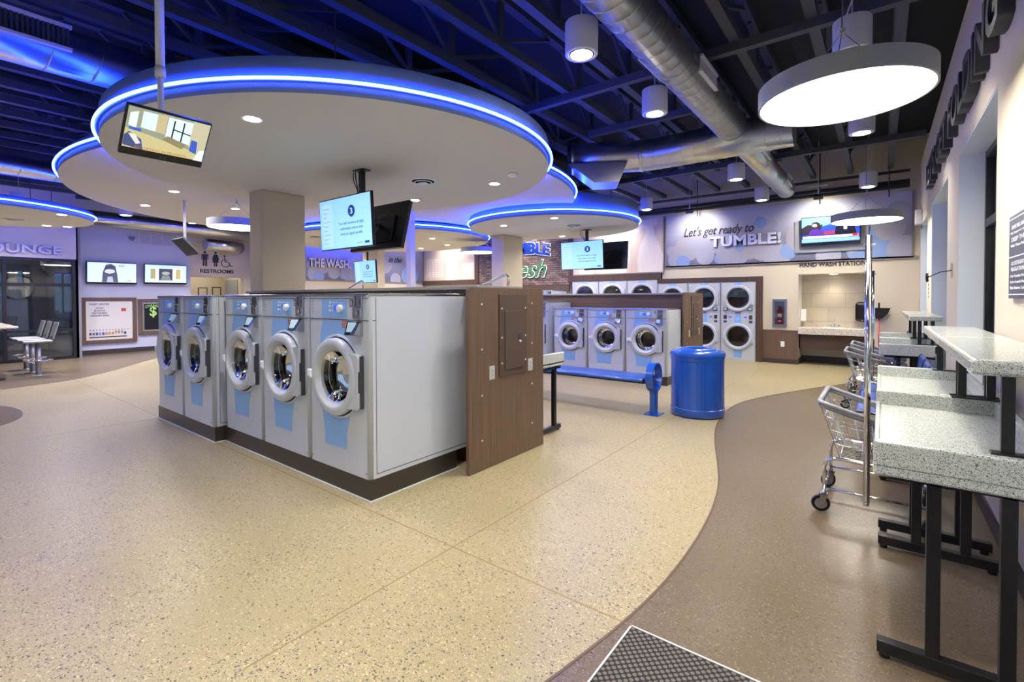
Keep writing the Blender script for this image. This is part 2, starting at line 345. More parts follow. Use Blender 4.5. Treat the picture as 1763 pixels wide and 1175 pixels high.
# lounge front: solid header, glazing below
LX = -15.3
lf = MB().box(LX-.12, LX, -4, 2.70, 2.37, ZD+.1)
struct('wall_lounge_front', lf, mat('warm_grey_paint', 'cfcad0', .75))
lr = MB().box(-19.1, -19.0, -4, 2.8, 0, 3.2).box(-19, LX-.12, 2.70, 2.8, 0, 3.2).box(-19, LX-.12, -4, 2.7, 3.0, 3.1).box(-19, LX-.12, -4.0, -3.9, 0, 3.1)
struct('wall_lounge_inside', lr, mat('lounge_grey_paint', '8d929c', .8))
fr = MB()
for ya in (-3.9, -2.3, -.55, 1.49, 2.64): fr.box(LX-.10, LX+.01, ya-.02 if ya > -3 else ya, ya+.04, 0, 2.37)
for za, zb in ((0, .07), (.67, .72), (1.72, 1.79), (2.31, 2.37)): fr.box(LX-.095, LX+.005, -3.9, 2.68, za, zb)
wo = struct('window_lounge', fr, M['black'])
for i, (a, b) in enumerate(((-2.26, -.57), (-.51, 1.47), (1.53, 2.62))):
    for za, zb in ((.07, .67), (.72, 1.72), (1.79, 2.31)): MB().box(LX-.05, LX-.044, a, b, za, zb).build('pane', M['lglass'], wo)
# walls behind the camera close the room
fw_ = MB().box(-20, -9, -4.1, -4, 0, ZD+.1).box(-9, -2, -4.1, -4, 2.7, ZD+.1).box(-9, -2, -4.1, -4, 0, .4).box(-2, 1.2, -4.1, -4, 0, ZD+.1)
struct('wall_front', fw_, cw)
struct('wall_far_left', MB().box(-20.1, -20, -4, 13.2, 0, ZD+.1).box(-20, -13.2, 13.1, 13.2, 0, ZD+.1), cw)
f = MB()
for i in range(6): f.box(-9+i*1.38, -8.94+i*1.38, -4.08, -4.01, .4, 2.7)
f.box(-9, -2, -4.07, -4.02, 2.64, 2.7).box(-9, -2, -4.07, -4.02, .4, .46)
wo = struct('window_front', f, M['black']); MB().box(-9, -2, -4.05, -4.045, .42, 2.68).build('pane', M['glass'], wo)
# baseboards
struct('baseboard_left', MB().box(-15.9, -15.885, 2.76, 5.29, 0, .12).box(-15.9, -15.885, 6.76, 7.0, 0, .12), M['base'])
struct('baseboard_middle', MB().box(-15.88, -13.0, 6.985, 7.0, 0, .12).box(-13.0, -12.985, 7.0, BY, 0, .12), M['base'])
struct('baseboard_back', MB().box(-2.05, AX0, BY-.035, BY-.02, 0, .10).box(AX1, RX, BY-.02, BY, 0, .10).box(AX0, AX1, 12.225, 12.25, 0, .14).box(AX0, AX0+.012, BY, 12.22, 0, .12), M['base'])
yy = MB(); struct('baseboard_right', yy.box(RX-.015, RX, -4, 11.6, 0, .10), M['base'])
struct('trim_3', MB().box(-2.05, AX0, BY-.02, BY, .0, .69).box(-2.05, AX0, BY-.026, BY, .69, .715), M['wood'])     # wainscot
struct('trim_4', MB().box(AX0-.035, AX0-.0, BY-.012, BY, .72, AZ+.035).box(AX0, AX1, BY-.012, BY, AZ, AZ+.035).box(AX1, AX1+.035, BY-.012, BY, .72, AZ+.035), M['cream'])
# walnut surround of the dryer bank, stepped above the machines
sd = MB().box(-6.95, -4.30, BY-.07, BY, 1.87, 2.03).box(-4.40, -2.05, BY-.07, BY, 1.775, 1.88).box(-4.40, -4.30, BY-.068, BY, 1.76, 2.03).box(-2.17, -2.05, BY-.072, BY, 0, 1.775)
sd.box(-10.33, -6.94, BY-.069, BY, 1.60, 1.80); sd.box(-13, -10.34, BY-.069, BY, 1.87, 2.03)
struct('trim_5', sd, M['woodd'])
struct('trim_6', MB().box(-4.2, RX, BY-.03, BY, 2.14, 2.185), mat('taupe_rail', '8b8378', .5))
struct('trim_7', MB().box(-2.82, -2.816, BY-.004, BY, 1.88, 2.14), M['beige'])
# round-cornered square columns
for i, (xa, xb, ya, yb, z0, z1) in enumerate(((-6.86, -6.50, 3.0, 3.60, 1.527, 2.868), (-7.08, -6.727, 8.4, 9.12, 1.502, 2.848), (-11.0, -10.36, 7.70, 7.93, 0, 2.868))):
    o = MB().box(xa, xb, ya, yb, z0, z1, .008).build('column', M['beige'])
    tag(o, ('beige square column rising from the near washer island to the largest ceiling disc', 'beige square column rising behind the near island to the small blue-lit disc', 'far beige column beside the small hanging screen')[i], 'column')
tag(MB().box(-6.95, -6.83, 5.80, 5.92, 0, 3.048, .004).build('support_post', M['offw']), 'slim white square post between the two washer islands', 'post')

# ---------------------------------------------------------------- roof joists
def joist(x, ya, yb, parent_label):
    t = thing('roof_joist', parent_label, 'roof truss', (x, ya, 3.85), group='dark open-web joists under the roof deck')
    MB().box(-.045, .045, 0, yb-ya, 0, .09).build('bottom_chord', M['joist'], t)
    MB().box(-.045, .045, 0, yb-ya, .47, .56).build('top_chord', M['joist'], t)
    w = MB(); y = .5; k = 0; ph = (x*1.7) % 1
    y += ph
    while y < yb-ya-.9:
        w.box(-.02, .02, y-.035, y+.035, .09, .47)
        w.cyl((0, y, .1), (0, y+.85, .46), .026, 4); w.cyl((0, y, .1), (0, y-.4, .46), .026, 4); y += 1.55
    w.build('web', M['joist'], t); return t
xs = [.12-.62*i for i in range(33)]
for i, x in enumerate(xs):
    joist(x, -3.95, 11.6 if x > -13 else 6.95, 'dark painted open-web joist running from front to back under the roof deck')
for y, a, b in ((4.95, -12, .5), (9.2, -12.9, .5), (.4, -15, .5), (6.25, -3.4, -1.4)):
    o = MB().box(a, b, y-.04, y+.04, 3.762, 3.848).build('bridging_beam', M['joist'])
    tag(o, {4.95: 'dark cross beam under the joists just beyond the largest disc', 9.2: 'dark cross beam under the joists near the tumble banner', .4: 'dark cross beam under the joists nearest the camera', 6.25: 'short dark cross beam under the joists beside the silver cross duct'}[y], 'beam', 'cross beams under the joists')
# ---------------------------------------------------------------- washers
def plate_with_hole(mb, x0, x1, z0, z1, cx, cz, r, y, seg=64, y2=None):
    """front plate (facing -Y) with a round hole"""
    A, B = [], []
    for i in range(seg):
        a = 2*pi*i/seg; dx, dz = cos(a), sin(a)
        t = min(((x1-cx)/dx if dx > 1e-9 else (x0-cx)/dx if dx < -1e-9 else 1e9), ((z1-cz)/dz if dz > 1e-9 else (z0-cz)/dz if dz < -1e-9 else 1e9))
        A.append(mb.bm.verts.new((cx+dx*r, y, cz+dz*r))); B.append([cx+dx*t, cz+dz*t])
    for X, Z in ((x0, z0), (x1, z0), (x0, z1), (x1, z1)):
        j = min(range(seg), key=lambda i: (B[i][0]-X)**2+(B[i][1]-Z)**2); B[j] = [X, Z]
    B = [mb.bm.verts.new((u, y, v)) for u, v in B]
    for i in range(seg): mb._f([A[i], B[i], B[(i+1) % seg], A[(i+1) % seg]])
def arcpts(cx, cz, r, a0, a1, n=14): return [(cx+r*cos(rad(a0+(a1-a0)*i/n)), cz+r*sin(rad(a0+(a1-a0)*i/n))) for i in range(n+1)]
def washer(label, W=.785, Hh=1.307, D=1.0, R=.285, group=None, tall=False):
    k = W/.785; kz = Hh/1.307; t = thing('washing_machine', label, 'washing machine', group=group)
    w = W/2-.003; cz = .695*kz; zs = 1.114*kz; cx = .01*k
    b = MB(); r = .03
    # shell: rounded front corners, open front
    prof = [(-w, D), (-w, r)]+[(-w+r-r*cos(rad(a)), r-r*sin(rad(a))) for a in range(15, 91, 15)]+[(w-r+r*sin(rad(a)), r-r*cos(rad(a))) for a in range(0, 91, 15)]+[(w, D)]
    n = len(prof)
    V0 = [b.bm.verts.new((x, y, .0)) for x, y in prof]; V1 = [b.bm.verts.new((x, y, Hh-.022)) for x, y in prof]
    for i in range(n):
        j = (i+1) % n; xm = (prof[i][0]+prof[j][0])/2
        if prof[i][1] == 0 and prof[j][1] < 1e-6 and abs(xm) < w-r+.001 and prof[i][0] < 0 < prof[j][0]: continue
        f = b._f([V0[i], V0[j], V1[j], V1[i]])
        if f: f.smooth = abs(prof[i][1]-prof[j][1]) < .03 and abs(prof[i][0]-prof[j][0]) < .03
    b._f(V0)
    plate_with_hole(b, -w+r, w-r, 0, Hh-.022, cx, cz, R*.80, 0)
    b.build('body', M['washer'], t)
    # side sheet seams, lid, base trim
    MB().box(-w-.002, w+.002, -.004, D, Hh-.022, Hh, .008).build('lid', M['steel'], t)
    s = MB().box(-w+.004, w-.004, -.0025, .0, zs-.003, zs+.003).box(w-.0005, w+.0015, .055, D-.02, .03, .034).box(w-.0005, w+.0015, .055, .059, .03, Hh-.03).box(w, w+.0015, r, .055, zs-.003, zs+.003)
    s.box(-w+.01, w-.01, -.002, 0, Hh-.04, Hh-.036)
    s.build('seam', M['seam'], t)
    for x in (-w+.04, w-.04): MB().cyl((x, -.004, .04), (x, .001, .04), .007, 10).build('bolt', M['chrome'], t)
    # blue graphics, thin foil
    g = MB(); e = -.0018
    g.prism([(-.20*k, zs+.012), (.13*k, zs+.012), (.13*k, Hh-.045), (-.20*k, Hh-.045)], e, 0)
    g.build('control_panel', M['blue'], t)
    g = MB(); ro = R+.028
    a0, a1 = math.degrees(math.acos((.15*k-cx)/ro)), math.degrees(math.acos((-.225*k-cx)/ro))
    g.prism([(-.19*k, zs-.012), (-.20*k, zs-.05*kz), (-.222*k, zs-.10*kz)]+arcpts(cx, cz, ro, a1, a0)+[(.135*k, zs-.08*kz), (.13*k, zs-.012)][::1], e, 0)
    g.build('upper_graphic', M['blue'], t)
    g = MB(); a0, a1 = -math.degrees(math.acos((.155*k-cx)/ro)), -math.degrees(math.acos((-.215*k-cx)/ro))
    g.prism([(-.17*k, .165*kz)]+[(-.172*k, .26*kz), (-.185*k, .33*kz)]+arcpts(cx, cz, ro, a1, a0)+[(.128*k, .33*kz), (.115*k, .26*kz), (.112*k, .165*kz)], e, 0)
    g.build('lower_graphic', M['blue'], t)
    # recess rim behind the door
    c = (cx, 0, cz)
    rim = MB().lathe([(R+.026, 0), (R+.024, -.010), (R+.012, -.012), (R+.006, -.002), (R+.006, 0)], c, 'Y', 48, close=True); rim.build('door_rim', M['washer'], t)
    dk = MB(); dk.disc(R*.8, R+.007, (cx, -.0022, cz), 'Y', 48); dk.build('door_gap_shadow', M['gasket'], t)  # flat black ring stands in for the shadow in the door gap
    # door
    dr = thing('door', None, None); dr.parent = t
    d = MB(); Ri = R*.655
    d.lathe([(R-.004, -.006), (R, -.014), (R, -.040), (R-.006, -.050), (R-.016, -.055), (Ri+.042, -.060), (Ri+.034, -.056), (Ri, -.018), (Ri-.004, -.008)], c, 'Y', 56, close=True)
    d.build('ring', M['ring'], dr)
    hx = R*.62
    d = MB(); d.prism([(cx+hx, cz+R*.66), (cx+R*1.06, cz+R*.62), (cx+R*1.10, cz+R*.55), (cx+R*1.10, cz-R*.66), (cx+R*1.05, cz-R*.72), (cx+hx, cz-R*.74), (cx+R*.93, cz-R*.3), (cx+R*.99, cz), (cx+R*.93, cz+R*.3)], -.05, -.008)
    d.build('hinge_cover', M['ring'], dr)
    d = MB(); d.prism([(cx+R*1.0, cz+R*.22), (cx+R*1.105, cz+R*.22), (cx+R*1.105, cz-R*.30), (cx+R*1.0, cz-R*.30)], -.046, -.006)
    d.box(cx+R*1.10, cx+R*1.13, -.034, -.006, cz-R*.70, cz+R*.60); d.build('hinge', M['dgrey'], dr)
    d = MB(); d.box(cx-R-.055*k, cx-R+.01, -.045, -.028, cz-.012, cz+.016, .006); d.box(cx-R-.065*k, cx-R-.035*k, -.052, -.022, cz-.028, cz+.03, .009); d.box(cx-R-.004, cx-R+.022, -.066, -.02, cz-.035, cz+.035, .01); d.build('handle', M['white'], dr)
    d = MB(); d.cap = False; d.lathe([(Ri-.002, -.03), (Ri*.93, -.012), (Ri*.8, .03), (Ri*.74, .075), (.001, .09)], c, 'Y', 48); d.build('glass_bowl', M['dglass'], dr)
    # drum seen through the glass
    d = MB(); d.cap = False; d.lathe([(R*.80, .0), (R*.76, .02), (R*.72, .03)], c, 'Y', 40); d.build('gasket', M['gasket'], t)
    d = MB(); d.cap = False; d.lathe([(R*.72, .028), (R*.9, .05), (R*.93, .12), (R*.90, .125), (R*.93, .13), (R*.93, .30), (R*.85, .42), (.02, .43)], c, 'Y', 40); d.cap = True
    for a in (90, 210, 330):
        p = Vector((cx+cos(rad(a))*R*.84, .1, cz+sin(rad(a))*R*.84)); d.cyl(p, p+Vector((0, .3, 0)), .03, 8)
    d.lathe([(.05, .42), (.05, .40), (.001, .395)], c, 'Y', 16)
    d.build('drum', M['darksteel'], t)
    d = MB()
    for rr, yy2 in ((R*.64, .035), (R*.57, .085), (R*.60, .16)): d.tube([(cx+rr*cos(2*pi*i/36), yy2, cz+rr*sin(2*pi*i/36)) for i in range(36)], .0035, 5, True)
    for a in range(0, 360, 40): d.cyl((cx+cos(rad(a))*R*.62, .04, cz+sin(rad(a))*R*.62), (cx+cos(rad(a))*R*.59, .16, cz+sin(rad(a))*R*.59), .0022, 4)
    d.build('drum_ring', M['chrome'], t)
    # controls
    d = MB(); d.lathe([(.029, -.002), (.029, -.018), (.024, -.03), (.020, -.032), (.001, -.030)], (.06*k, 0, zs+.082*kz), 'Y', 24); d.build('knob', M['white'], t)
    d = MB().box(-.035*k, .012*k, -.003, -.001, zs+.065*kz, zs+.105*kz); d.build('display', M['lcd'], t)
    d = MB()
    for z in (.058, .092): d.box(-.105*k, -.077*k, -.004, -.0017, zs+z*kz, zs+z*kz+.014, .001)
    for z in (.060, .094): d.box(-.060*k, -.052*k, -.004, -.0017, zs+z*kz, zs+z*kz+.012)
    for a in range(-40, 121, 22): d.cyl((.06*k+cos(rad(a+50))*.043, -.0025, zs+.082*kz+sin(rad(a+50))*.043), (.06*k+cos(rad(a+50))*.043, -.0017, zs+.082*kz+sin(rad(a+50))*.043), .004, 6)
    d.disc(.008, .013, (-.085*k, -.0022, Hh-.066), 'Y', 16); d.box(-.088*k, -.082*k, -.0022, -.0018, Hh-.075, Hh-.057)
    d.merge(text_bm('Electrolux', .075*k, .013, .0004), Matrix.Translation((-.025*k, -.0019, Hh-.066))); d.build('panel_marking', M['white'], t)
    d = MB(); 
    for i in range(4): d.box(-.335*k, -.325*k, -.0016, 0, zs+.045*kz+i*.026*kz, zs+.06*kz+i*.026*kz)
    for i in range(4): d.box(-.355*k, -.345*k, -.0016, 0, zs+.055*kz+i*.026*kz, zs+.06*kz+i*.026*kz)
    d.build('programme_legend', M['grey'], t)
    cb = thing('coin_box', None, None); cb.parent = t
    z0 = zs+.012
    MB().box(.225*k, .325*k, -.014, 0, z0+.085*kz, z0+.163*kz, .003).box(.225*k, .325*k, -.022, 0, z0, z0+.082*kz, .003).build('coin_plate', M['steel'], cb)
    d = MB().box(.300*k, .304*k, -.0155, -.013, z0+.10*kz, z0+.135*kz); d.disc(.009, .018, (.288*k, -.0232, z0+.042*kz), 'Y', 18); d.disc(0.0001, .006, (.288*k, -.0234, z0+.042*kz), 'Y', 10); d.box(.25*k, .256*k, -.0155, -.013, z0+.09*kz, z0+.155*kz); d.build('coin_slot', M['blackp'], cb)
    d = MB().lathe([(.017, -.02), (.017, -.034), (.001, -.034)], (.288*k, 0, z0+.042*kz), 'Y', 18); d.cyl((.265*k, -.024, z0+.012), (.265*k, -.02, z0+.012), .005, 8); d.cyl((.265*k, -.024, z0+.068*kz), (.265*k, -.02, z0+.068*kz), .005, 8); d.build('lock', M['chrome'], cb)
    d = MB(); d.prism([(.163*k, Hh-.095*kz), (.199*k, Hh-.095*kz), (.199*k, Hh-.045*kz), (.163*k, Hh-.045*kz)], -.002, 0); d.mat(1).box(.169*k, .193*k, -.003, -.0021, Hh-.088*kz, Hh-.052*kz); d.mat(0).box(.174*k, .188*k, -.0035, -.003, Hh-.082*kz, Hh-.075*kz).box(.174*k, .188*k, -.0035, -.003, Hh-.066*kz, Hh-.06*kz); d.build('power_label', [M['blackp'], M['washer']], t)
    # card reader on a wedge bracket
    rd = thing('card_reader', None, None); rd.parent = t
    d = MB(); d.prism([(0, zs-.115*kz), (0, zs-.008), (-.030, zs-.018), (-.075, zs-.095*kz)], .215*k, .322*k, 'X'); d.build('reader_bracket', M['steel'], rd)
    Mx = Matrix.Translation((.258*k, -.050, zs-.053*kz)) @ Matrix.Rotation(rad(24), 4, 'Z') @ Matrix.Rotation(rad(-24), 4, 'X')
    MB().box(-.043*k, .043*k, -.008, .008, -.052*kz, .052*kz, .004, Mx).build('reader_body', M['blackp'], rd)
    MB().box(-.032*k, .032*k, -.0095, -.008, -.032*kz, .04*kz, 0, Mx).build('reader_screen', mat('reader_screen_glow', '8fa9b4', .2, emit='a4c4d4', es=.22), rd)
    d = MB(); d.prism([(.070*k, zs-.058*kz), (.165*k, zs-.058*kz), (.165*k, zs-.008), (.070*k, zs-.008)], -.0026, 0); d.mat(1)
    for i in range(3): d.box(.078*k, .155*k, -.0032, -.0026, zs-.02-i*.014*kz, zs-.016-i*.014*kz)
    d.build('red_sticker', [M['red'], M['white']], t)
    return t
W1 = washer('large front-loading washer at the near right corner, its whole grey side showing', group='large washers in the near island')
W1.location = (-2.80-.3925, 2.009, .15)
LB = ['large front-loading washer second from the walnut panel, between two others', 'large front-loading washer third from the walnut panel, beside the forward step']
for i in (1, 2): dup(W1, (-2.80-.3925-.785*i, 2.009, .15), LB[i-1])
for i in (0, 1): dup(W1, (-5.185-.41-.80*i, 1.915, .15), ['washer standing forward next to the step, with part of its side showing', 'farthest washer at the left end of the near island'][i]).scale = (1.02, 1, 1)
W2 = washer('smaller washer at the right end of the far island, beside the blue waste bin', .712, 1.09, .69, .255, group='smaller washers in the far island')
W2.location = (-2.69-.357, 7.5, .15)
dup(W2, (-2.69-.357-.713, 7.5, .15), 'middle one of three smaller washers behind the blue bench')
dup(W2, (-2.69-.357-1.426, 7.5, .15), 'smaller washer at the left of three, beside the taller grey-sided washer')
o = dup(W1, (-4.865-.3925, 7.40, .10), 'taller washer of the far island, mostly behind the near walnut panel, its grey side showing', group='large washers in the far island'); o.scale = (1, .79, .96)
o = dup(W1, (-4.865-.3925-.785, 7.40, .10), 'far island washer hidden behind the near walnut panel except its top', group='large washers in the far island'); o.scale = (1, .79, .96)

# plinths
def plinth(loc, label, parts, grp):
    t = thing('machine_plinth', label, 'plinth', loc, group=grp); m = MB(); c = MB()
    for x0, x1, y0, y1, h in parts:
        m.box(x0, x1, y0, y1, 0.003, h); c.box(x0-.012, x1+.012, y0-.012, y1+.012, 0.0015, .008)
    m.build('base_block', M['plinth'], t); c.build('caulk_line', M['caulk'], t); return t
plinth((-2.80, 2.0, 0), 'dark brown plinth under the near row of large washers', [(-2.38, .002, .012, .86, .149), (-4.03, -2.385, -.08, .86, .149)], 'machine plinths')
plinth((-2.69, 7.5, 0), 'dark plinth under the far island of washers', [(-2.15, .002, .012, .65, .149), (-4.0, -2.16, -.08, .6, .098)], 'machine plinths')
# bulkheads between the back-to-back rows, with counter top
def bulkhead(loc, L, y0, y1, h, label, grp):
    t = thing('island_bulkhead', label, 'bulkhead', loc, group=grp)
    MB().box(-L, -.01, y0, y1, 0.003, h-.03).build('core', M['woodh'], t)
    MB().box(-L-.02, -.03, y0-.04, y1+.04, h-.03, h, .004).build('counter', M['greytop'], t)
    s = MB()
    for i in range(int(L/.28)): s.cyl((-.1-i*.28, y0-.004, h-.05), (-.1-i*.28, y0, h-.05), .006, 8)
    s.build('screw', M['chrome'], t); return t
bulkhead((-2.64, 3.30, 0), 4.3, -.28, .28, 1.525, 'grey-topped walnut bulkhead behind the near row of washers', 'island bulkheads')
bulkhead((-2.68, 8.70, 0), 4.5, -.45, .45, 1.50, 'walnut bulkhead rising behind the three smaller washers', 'island bulkheads')
def endpanel(x, y0, y1, label):
    t = thing('end_panel', label, 'end panel', (x, y0, 0), group='walnut end panels of the washer islands'); W = y1-y0; h = 1.505
    MB().prism([(0, .004), (W, .004), (W, h-.02), (W-.02, h), (.02, h), (0, h-.02)], -.03, 0, 'X').build('board', M['wood'], t)
    s = MB()
    for y in (.15*W, .82*W):
        for z in (.25, .62, 1.0, 1.37): s.cyl((0, y, z), (.004, y, z), .008, 10)
    s.build('screw', M['offw'], t)
    d = thing('electrical_panel', None, None); d.parent = t; c = W*.545; ww = .20
    MB().box(0, .012, c-ww, c+ww, .75, 1.45, .003).build('panel_frame', M['dpanel'], d)
    MB().box(.012, .020, c-ww*.66, c+ww*.66, .80, 1.31, .004).build('panel_door', M['dpanel'], d)
    s = MB()
    for y in (c-ww+.03, c+ww-.03):
        for z in (.86, 1.08, 1.33): s.cyl((.012, y, z), (.017, y, z), .008, 10)
    s.cyl((.02, c+.075, 1.035), (.034, c+.075, 1.035), .011, 12); s.build('panel_screw', M['offw'], d)
    MB().box(.020, .025, c+.05, c+.10, 1.065, 1.10, .002).box(.0251, .026, c+.062, c+.075, 1.072, 1.093).build('panel_latch', M['dgrey'], d)
    for y, z in ((.283, .735), (.835, .745)):
        o = MB().box(0, .006, y-.035, y+.035, z, z+.115, .003); o.box(.006, .009, y-.018, y+.018, z+.02, z+.095, .002); q = o.build('outlet', mat('satin_plate', 'c9cacb', .3, .3), t)
        k = MB()
        for zz in (z+.035, z+.068): k.box(.009, .0095, y-.007, y-.004, zz, zz+.012).box(.009, .0095, y+.004, y+.007, zz, zz+.012)
        k.build('socket_slot', M['blackp'], q)
    return t
endpanel(-2.58, 2.775, 3.83, 'walnut end panel of the near washer island, with a large brown breaker box')
o = endpanel(-2.64, 8.17, 9.25, 'walnut end panel of the far island, partly behind the blue waste bin')

# ---------------------------------------------------------------- stacked dryers
def dryer(label, W=.75, Hh=1.765):
    t = thing('stacked_dryer', label, 'dryer', group='stacked dryers along the back wall'); w = W/2-.003
    b = MB(); R = .235; zc = (Hh-.365, .54)
    plate_with_hole(b, -w, w, Hh*.5, Hh, 0, zc[0], R, 0, 40); plate_with_hole(b, -w, w, 0.02, Hh*.5, 0, zc[1], R, 0, 40)
    for f in list(b.bm.faces): pass
    b.box(-w, -w+.02, 0, .03, .02, Hh); b.box(w-.02, w, 0, .03, .02, Hh); b.box(-w, w, .0, .03, Hh-.02, Hh); b.box(-w, w, .0, .03, .0, .03)
    b.build('body', M['ring'], t)
    for z, nm in ((zc[0], 'upper_door'), (zc[1], 'lower_door')):
        c = (0, 0, z); d = thing(nm, None, None); d.parent = t
        MB().lathe([(R+.065, 0), (R+.065, -.02), (R+.05, -.035), (R+.015, -.035), (R, -.02), (R-.004, 0)], c, 'Y', 44, close=True).build('ring', M['washer'], d)
        MB().prism([(R*.75, z+R*.62), (R+.085, z+R*.62), (R+.085, z-R*.62), (R*.75, z-R*.62), (R+.04, z-R*.3), (R+.05, z), (R+.04, z+R*.3)], -.022, 0).build('hinge_cover', M['washer'], d)
        MB().box(-R-.058, -R-.045, -.05, -.03, z-.05, z+.05, .005).box(-R-.06, -R-.04, -.036, -.02, z-.06, z-.045).build('handle', M['white'], d)
        MB().lathe([(R-.002, -.012), (R*.8, -.018), (.001, -.020)], c, 'Y', 36).build('glass', M['dglass'], d)
        k = MB(); k.cap = False; k.lathe([(R, 0), (R+.02, .02), (R+.03, .24), (.01, .25)], c, 'Y', 32); k.cap = True
        for a in (60, 180, 300):
            p = Vector((cos(rad(a))*R*.98, .04, z+sin(rad(a))*R*.98)); k.cyl(p, p+Vector((0, .2, 0)), .022, 6)
        k.lathe([(.045, .24), (.045, .2), (.001, .19)], c, 'Y', 14); k.build('drum', M['darksteel'], t)
    g = MB(); z1, z0 = zc[0]-R-.066, zc[1]+R+.066
    g.prism([(-.07, z1+.01), (.07, z1+.01), (.065, (z0+z1)/2), (.085, z0-.015), (-.085, z0-.015), (-.065, (z0+z1)/2)], -.0018, 0)
    g.prism([(-.085, .07), (.085, .07), (.085, zc[1]-R-.06), (-.085, zc[1]-R-.06)], -.0018, 0); g.prism([(-.075, zc[0]+R+.06), (.075, zc[0]+R+.06), (.095, Hh-.01), (-.095, Hh-.01)], -.0018, 0)
    g.build('blue_graphic', M['blue'], t)
    MB().box(-.055, .055, -.003, -.0018, z1-.045, z1-.012).build('red_sticker', M['red'], t)
    d = MB().disc(.006, .011, (0, -.0022, (z0+z1)/2-.02), 'Y', 12); d.merge(text_bm('Electrolux', .055, .01, .0004), Matrix.Translation((0, -.0019, (z0+z1)/2-.045))); d.build('panel_marking', M['white'], t)
    zm = (z0+z1)/2
    for s in (-1, 1):
        rd = MB().box(s*.255-.045, s*.255+.045, -.03, 0, z1+.02, z1+.09, .004).build('reader', M['blackp'], t)
        MB().box(s*.255-.032, s*.255+.032, -.032, -.03, z1+.035, z1+.08).build('reader_screen', MC['reader_screen_glow'], rd)
        MB().box(s*.16-.03, s*.16+.03, -.003, 0, zm-.01, zm+.02).build('display', M['lcd'], t)
        k = MB().box(s*.265-.035, s*.265+.035, -.008, 0, zm-.04, zm+.05, .002).build('coin_plate', M['steel'], t)
        MB().box(s*.265-.035, s*.265+.035, -.006, 0, zm-.12, zm-.075, .002).build('coin_return', M['dgrey'], t)
    return t
DW = (-2.18+4.385)/3
D1 = dryer('stacked dryer at the right end of the bank, next to the walnut upright', DW); D1.location = (-2.18-DW/2, 11.58, .0)
dup(D1, (-2.18-DW*1.5, 11.58, 0), 'second stacked dryer from the right, partly behind the far walnut end panel')
dup(D1, (-2.18-DW*2.5, 11.58, 0), 'third stacked dryer from the right, only its top showing over the far bulkhead')
for i, s in enumerate(('raised stacked dryer just right of the raised trio\'s middle one', 'middle one of three raised stacked dryers showing over the far bulkhead', 'raised stacked dryer farthest left, under the pale wood mural')):
    o = dup(D1, (-4.79-i*.815, 11.58, .095), s); o.scale = (1.108, 1, 1)
t = thing('dryer_plinth', 'low dark plinth under the three raised dryers', 'plinth', (-5.61, 11.58, 0)); MB().box(-1.22, 1.22, 0, .05, .002, .094).build('base_block', M['plinth'], t)
o = dup(W1, (-7.4, 10.9, .15), 'washer far back against the brick wall, only its control strip showing over the far bulkhead', group='large washers by the brick wall'); o.scale = (1.0, .7, 1.13)
plinth((-7.0, 10.9, 0), 'dark plinth under the far washer near the brick wall', [(-.8, .0, .02, .69, .149)], 'machine plinths')
# ---------------------------------------------------------------- ceiling discs with neon rings
def cloud(label, cx, cy, ax, ay, z, zt, lights, vents=(), zn=.085, seg=128):
    t = thing('ceiling_disc', label, 'ceiling disc', (cx, cy, z), group='suspended ceiling discs with blue light rings')
    m = MB(); m.cap = True
    m.lathe([(1, 0), (1, zt-z)], (0, 0, 0), 'Z', seg, ax-.0, ay-.0)
    # underside and fascia as two slots
    me = m.bm
    for f in me.faces:
        if len(f.verts) > 4: f.material_index = 1; f.smooth = False
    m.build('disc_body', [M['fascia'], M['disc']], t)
    P = [((ax+.040)*cos(2*pi*i/seg), (ay+.040)*sin(2*pi*i/seg), zn) for i in range(seg)]
    MB().tube(P, .0115, 6, True).build('neon_ring', M['neon'], t)
    P = [((ax+.014)*cos(2*pi*i/seg), (ay+.014)*sin(2*pi*i/seg), zn) for i in range(seg)]
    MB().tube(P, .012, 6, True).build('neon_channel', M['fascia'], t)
    for i in range(5):
        a = .6+i*1.25; MB().cyl((ax*.7*cos(a), ay*.7*sin(a), zt-z), (ax*.7*cos(a), ay*.7*sin(a), 4.3-z), .006, 6).build('hanger_rod', M['dgrey'], t)
    for i, (x, y) in enumerate(lights):
        x -= cx; y -= cy; d = thing('downlight', None, None); d.parent = t; d.location = (x, y, 0)
        MB().lathe([(.060, -.001), (.078, -.004), (.078, 0), (.060, 0)], (0, 0, 0), 'Z', 28, close=True).build('trim_ring', M['white'], d)
        MB().lathe([(.060, -.0015), (.001, -.0015)], (0, 0, 0), 'Z', 28).build('lens', M['glow'], d)
        light('disc_lamp', 'AREA', (0, 0, -.008), P_DISC, d, .11, spread=150)
    for x, y in vents:
        x -= cx; y -= cy; m = MB()
        for r, h in ((.155, -.002), (.112, -.016)): m.lathe([(r, h), (r-.012, h-.006), (r-.016, h-.003), (r-.004, h+.003)], (x, y, 0), 'Z', 28, close=True)
        m.lathe([(.072, -.03), (.001, -.036)], (x, y, 0), 'Z', 20)
        v = m.build('air_diffuser', M['white'], t); MB().lathe([(.155, -.002), (.001, -.002)], (x, y, 0), 'Z', 28).build('dark_throat', M['blackp'], v)
    return t
cloud('largest blue-rimmed ceiling disc, over the near washers', -5.0, 3.31, 2.415, 2.225, 2.87, 3.125, [(-4.03, 1.79), (-3.90, 4.69), (-5.47, 4.74)], [(-4.5, 4.03)])
cloud('wide upper ceiling disc partly covered by the largest disc', -7.71, 5.036, 4.233, 3.772, 3.05, 3.125 + .09, [(-8.51, 2.63), (-10.16, 2.71), (-9.29, 3.82)], [], .09)
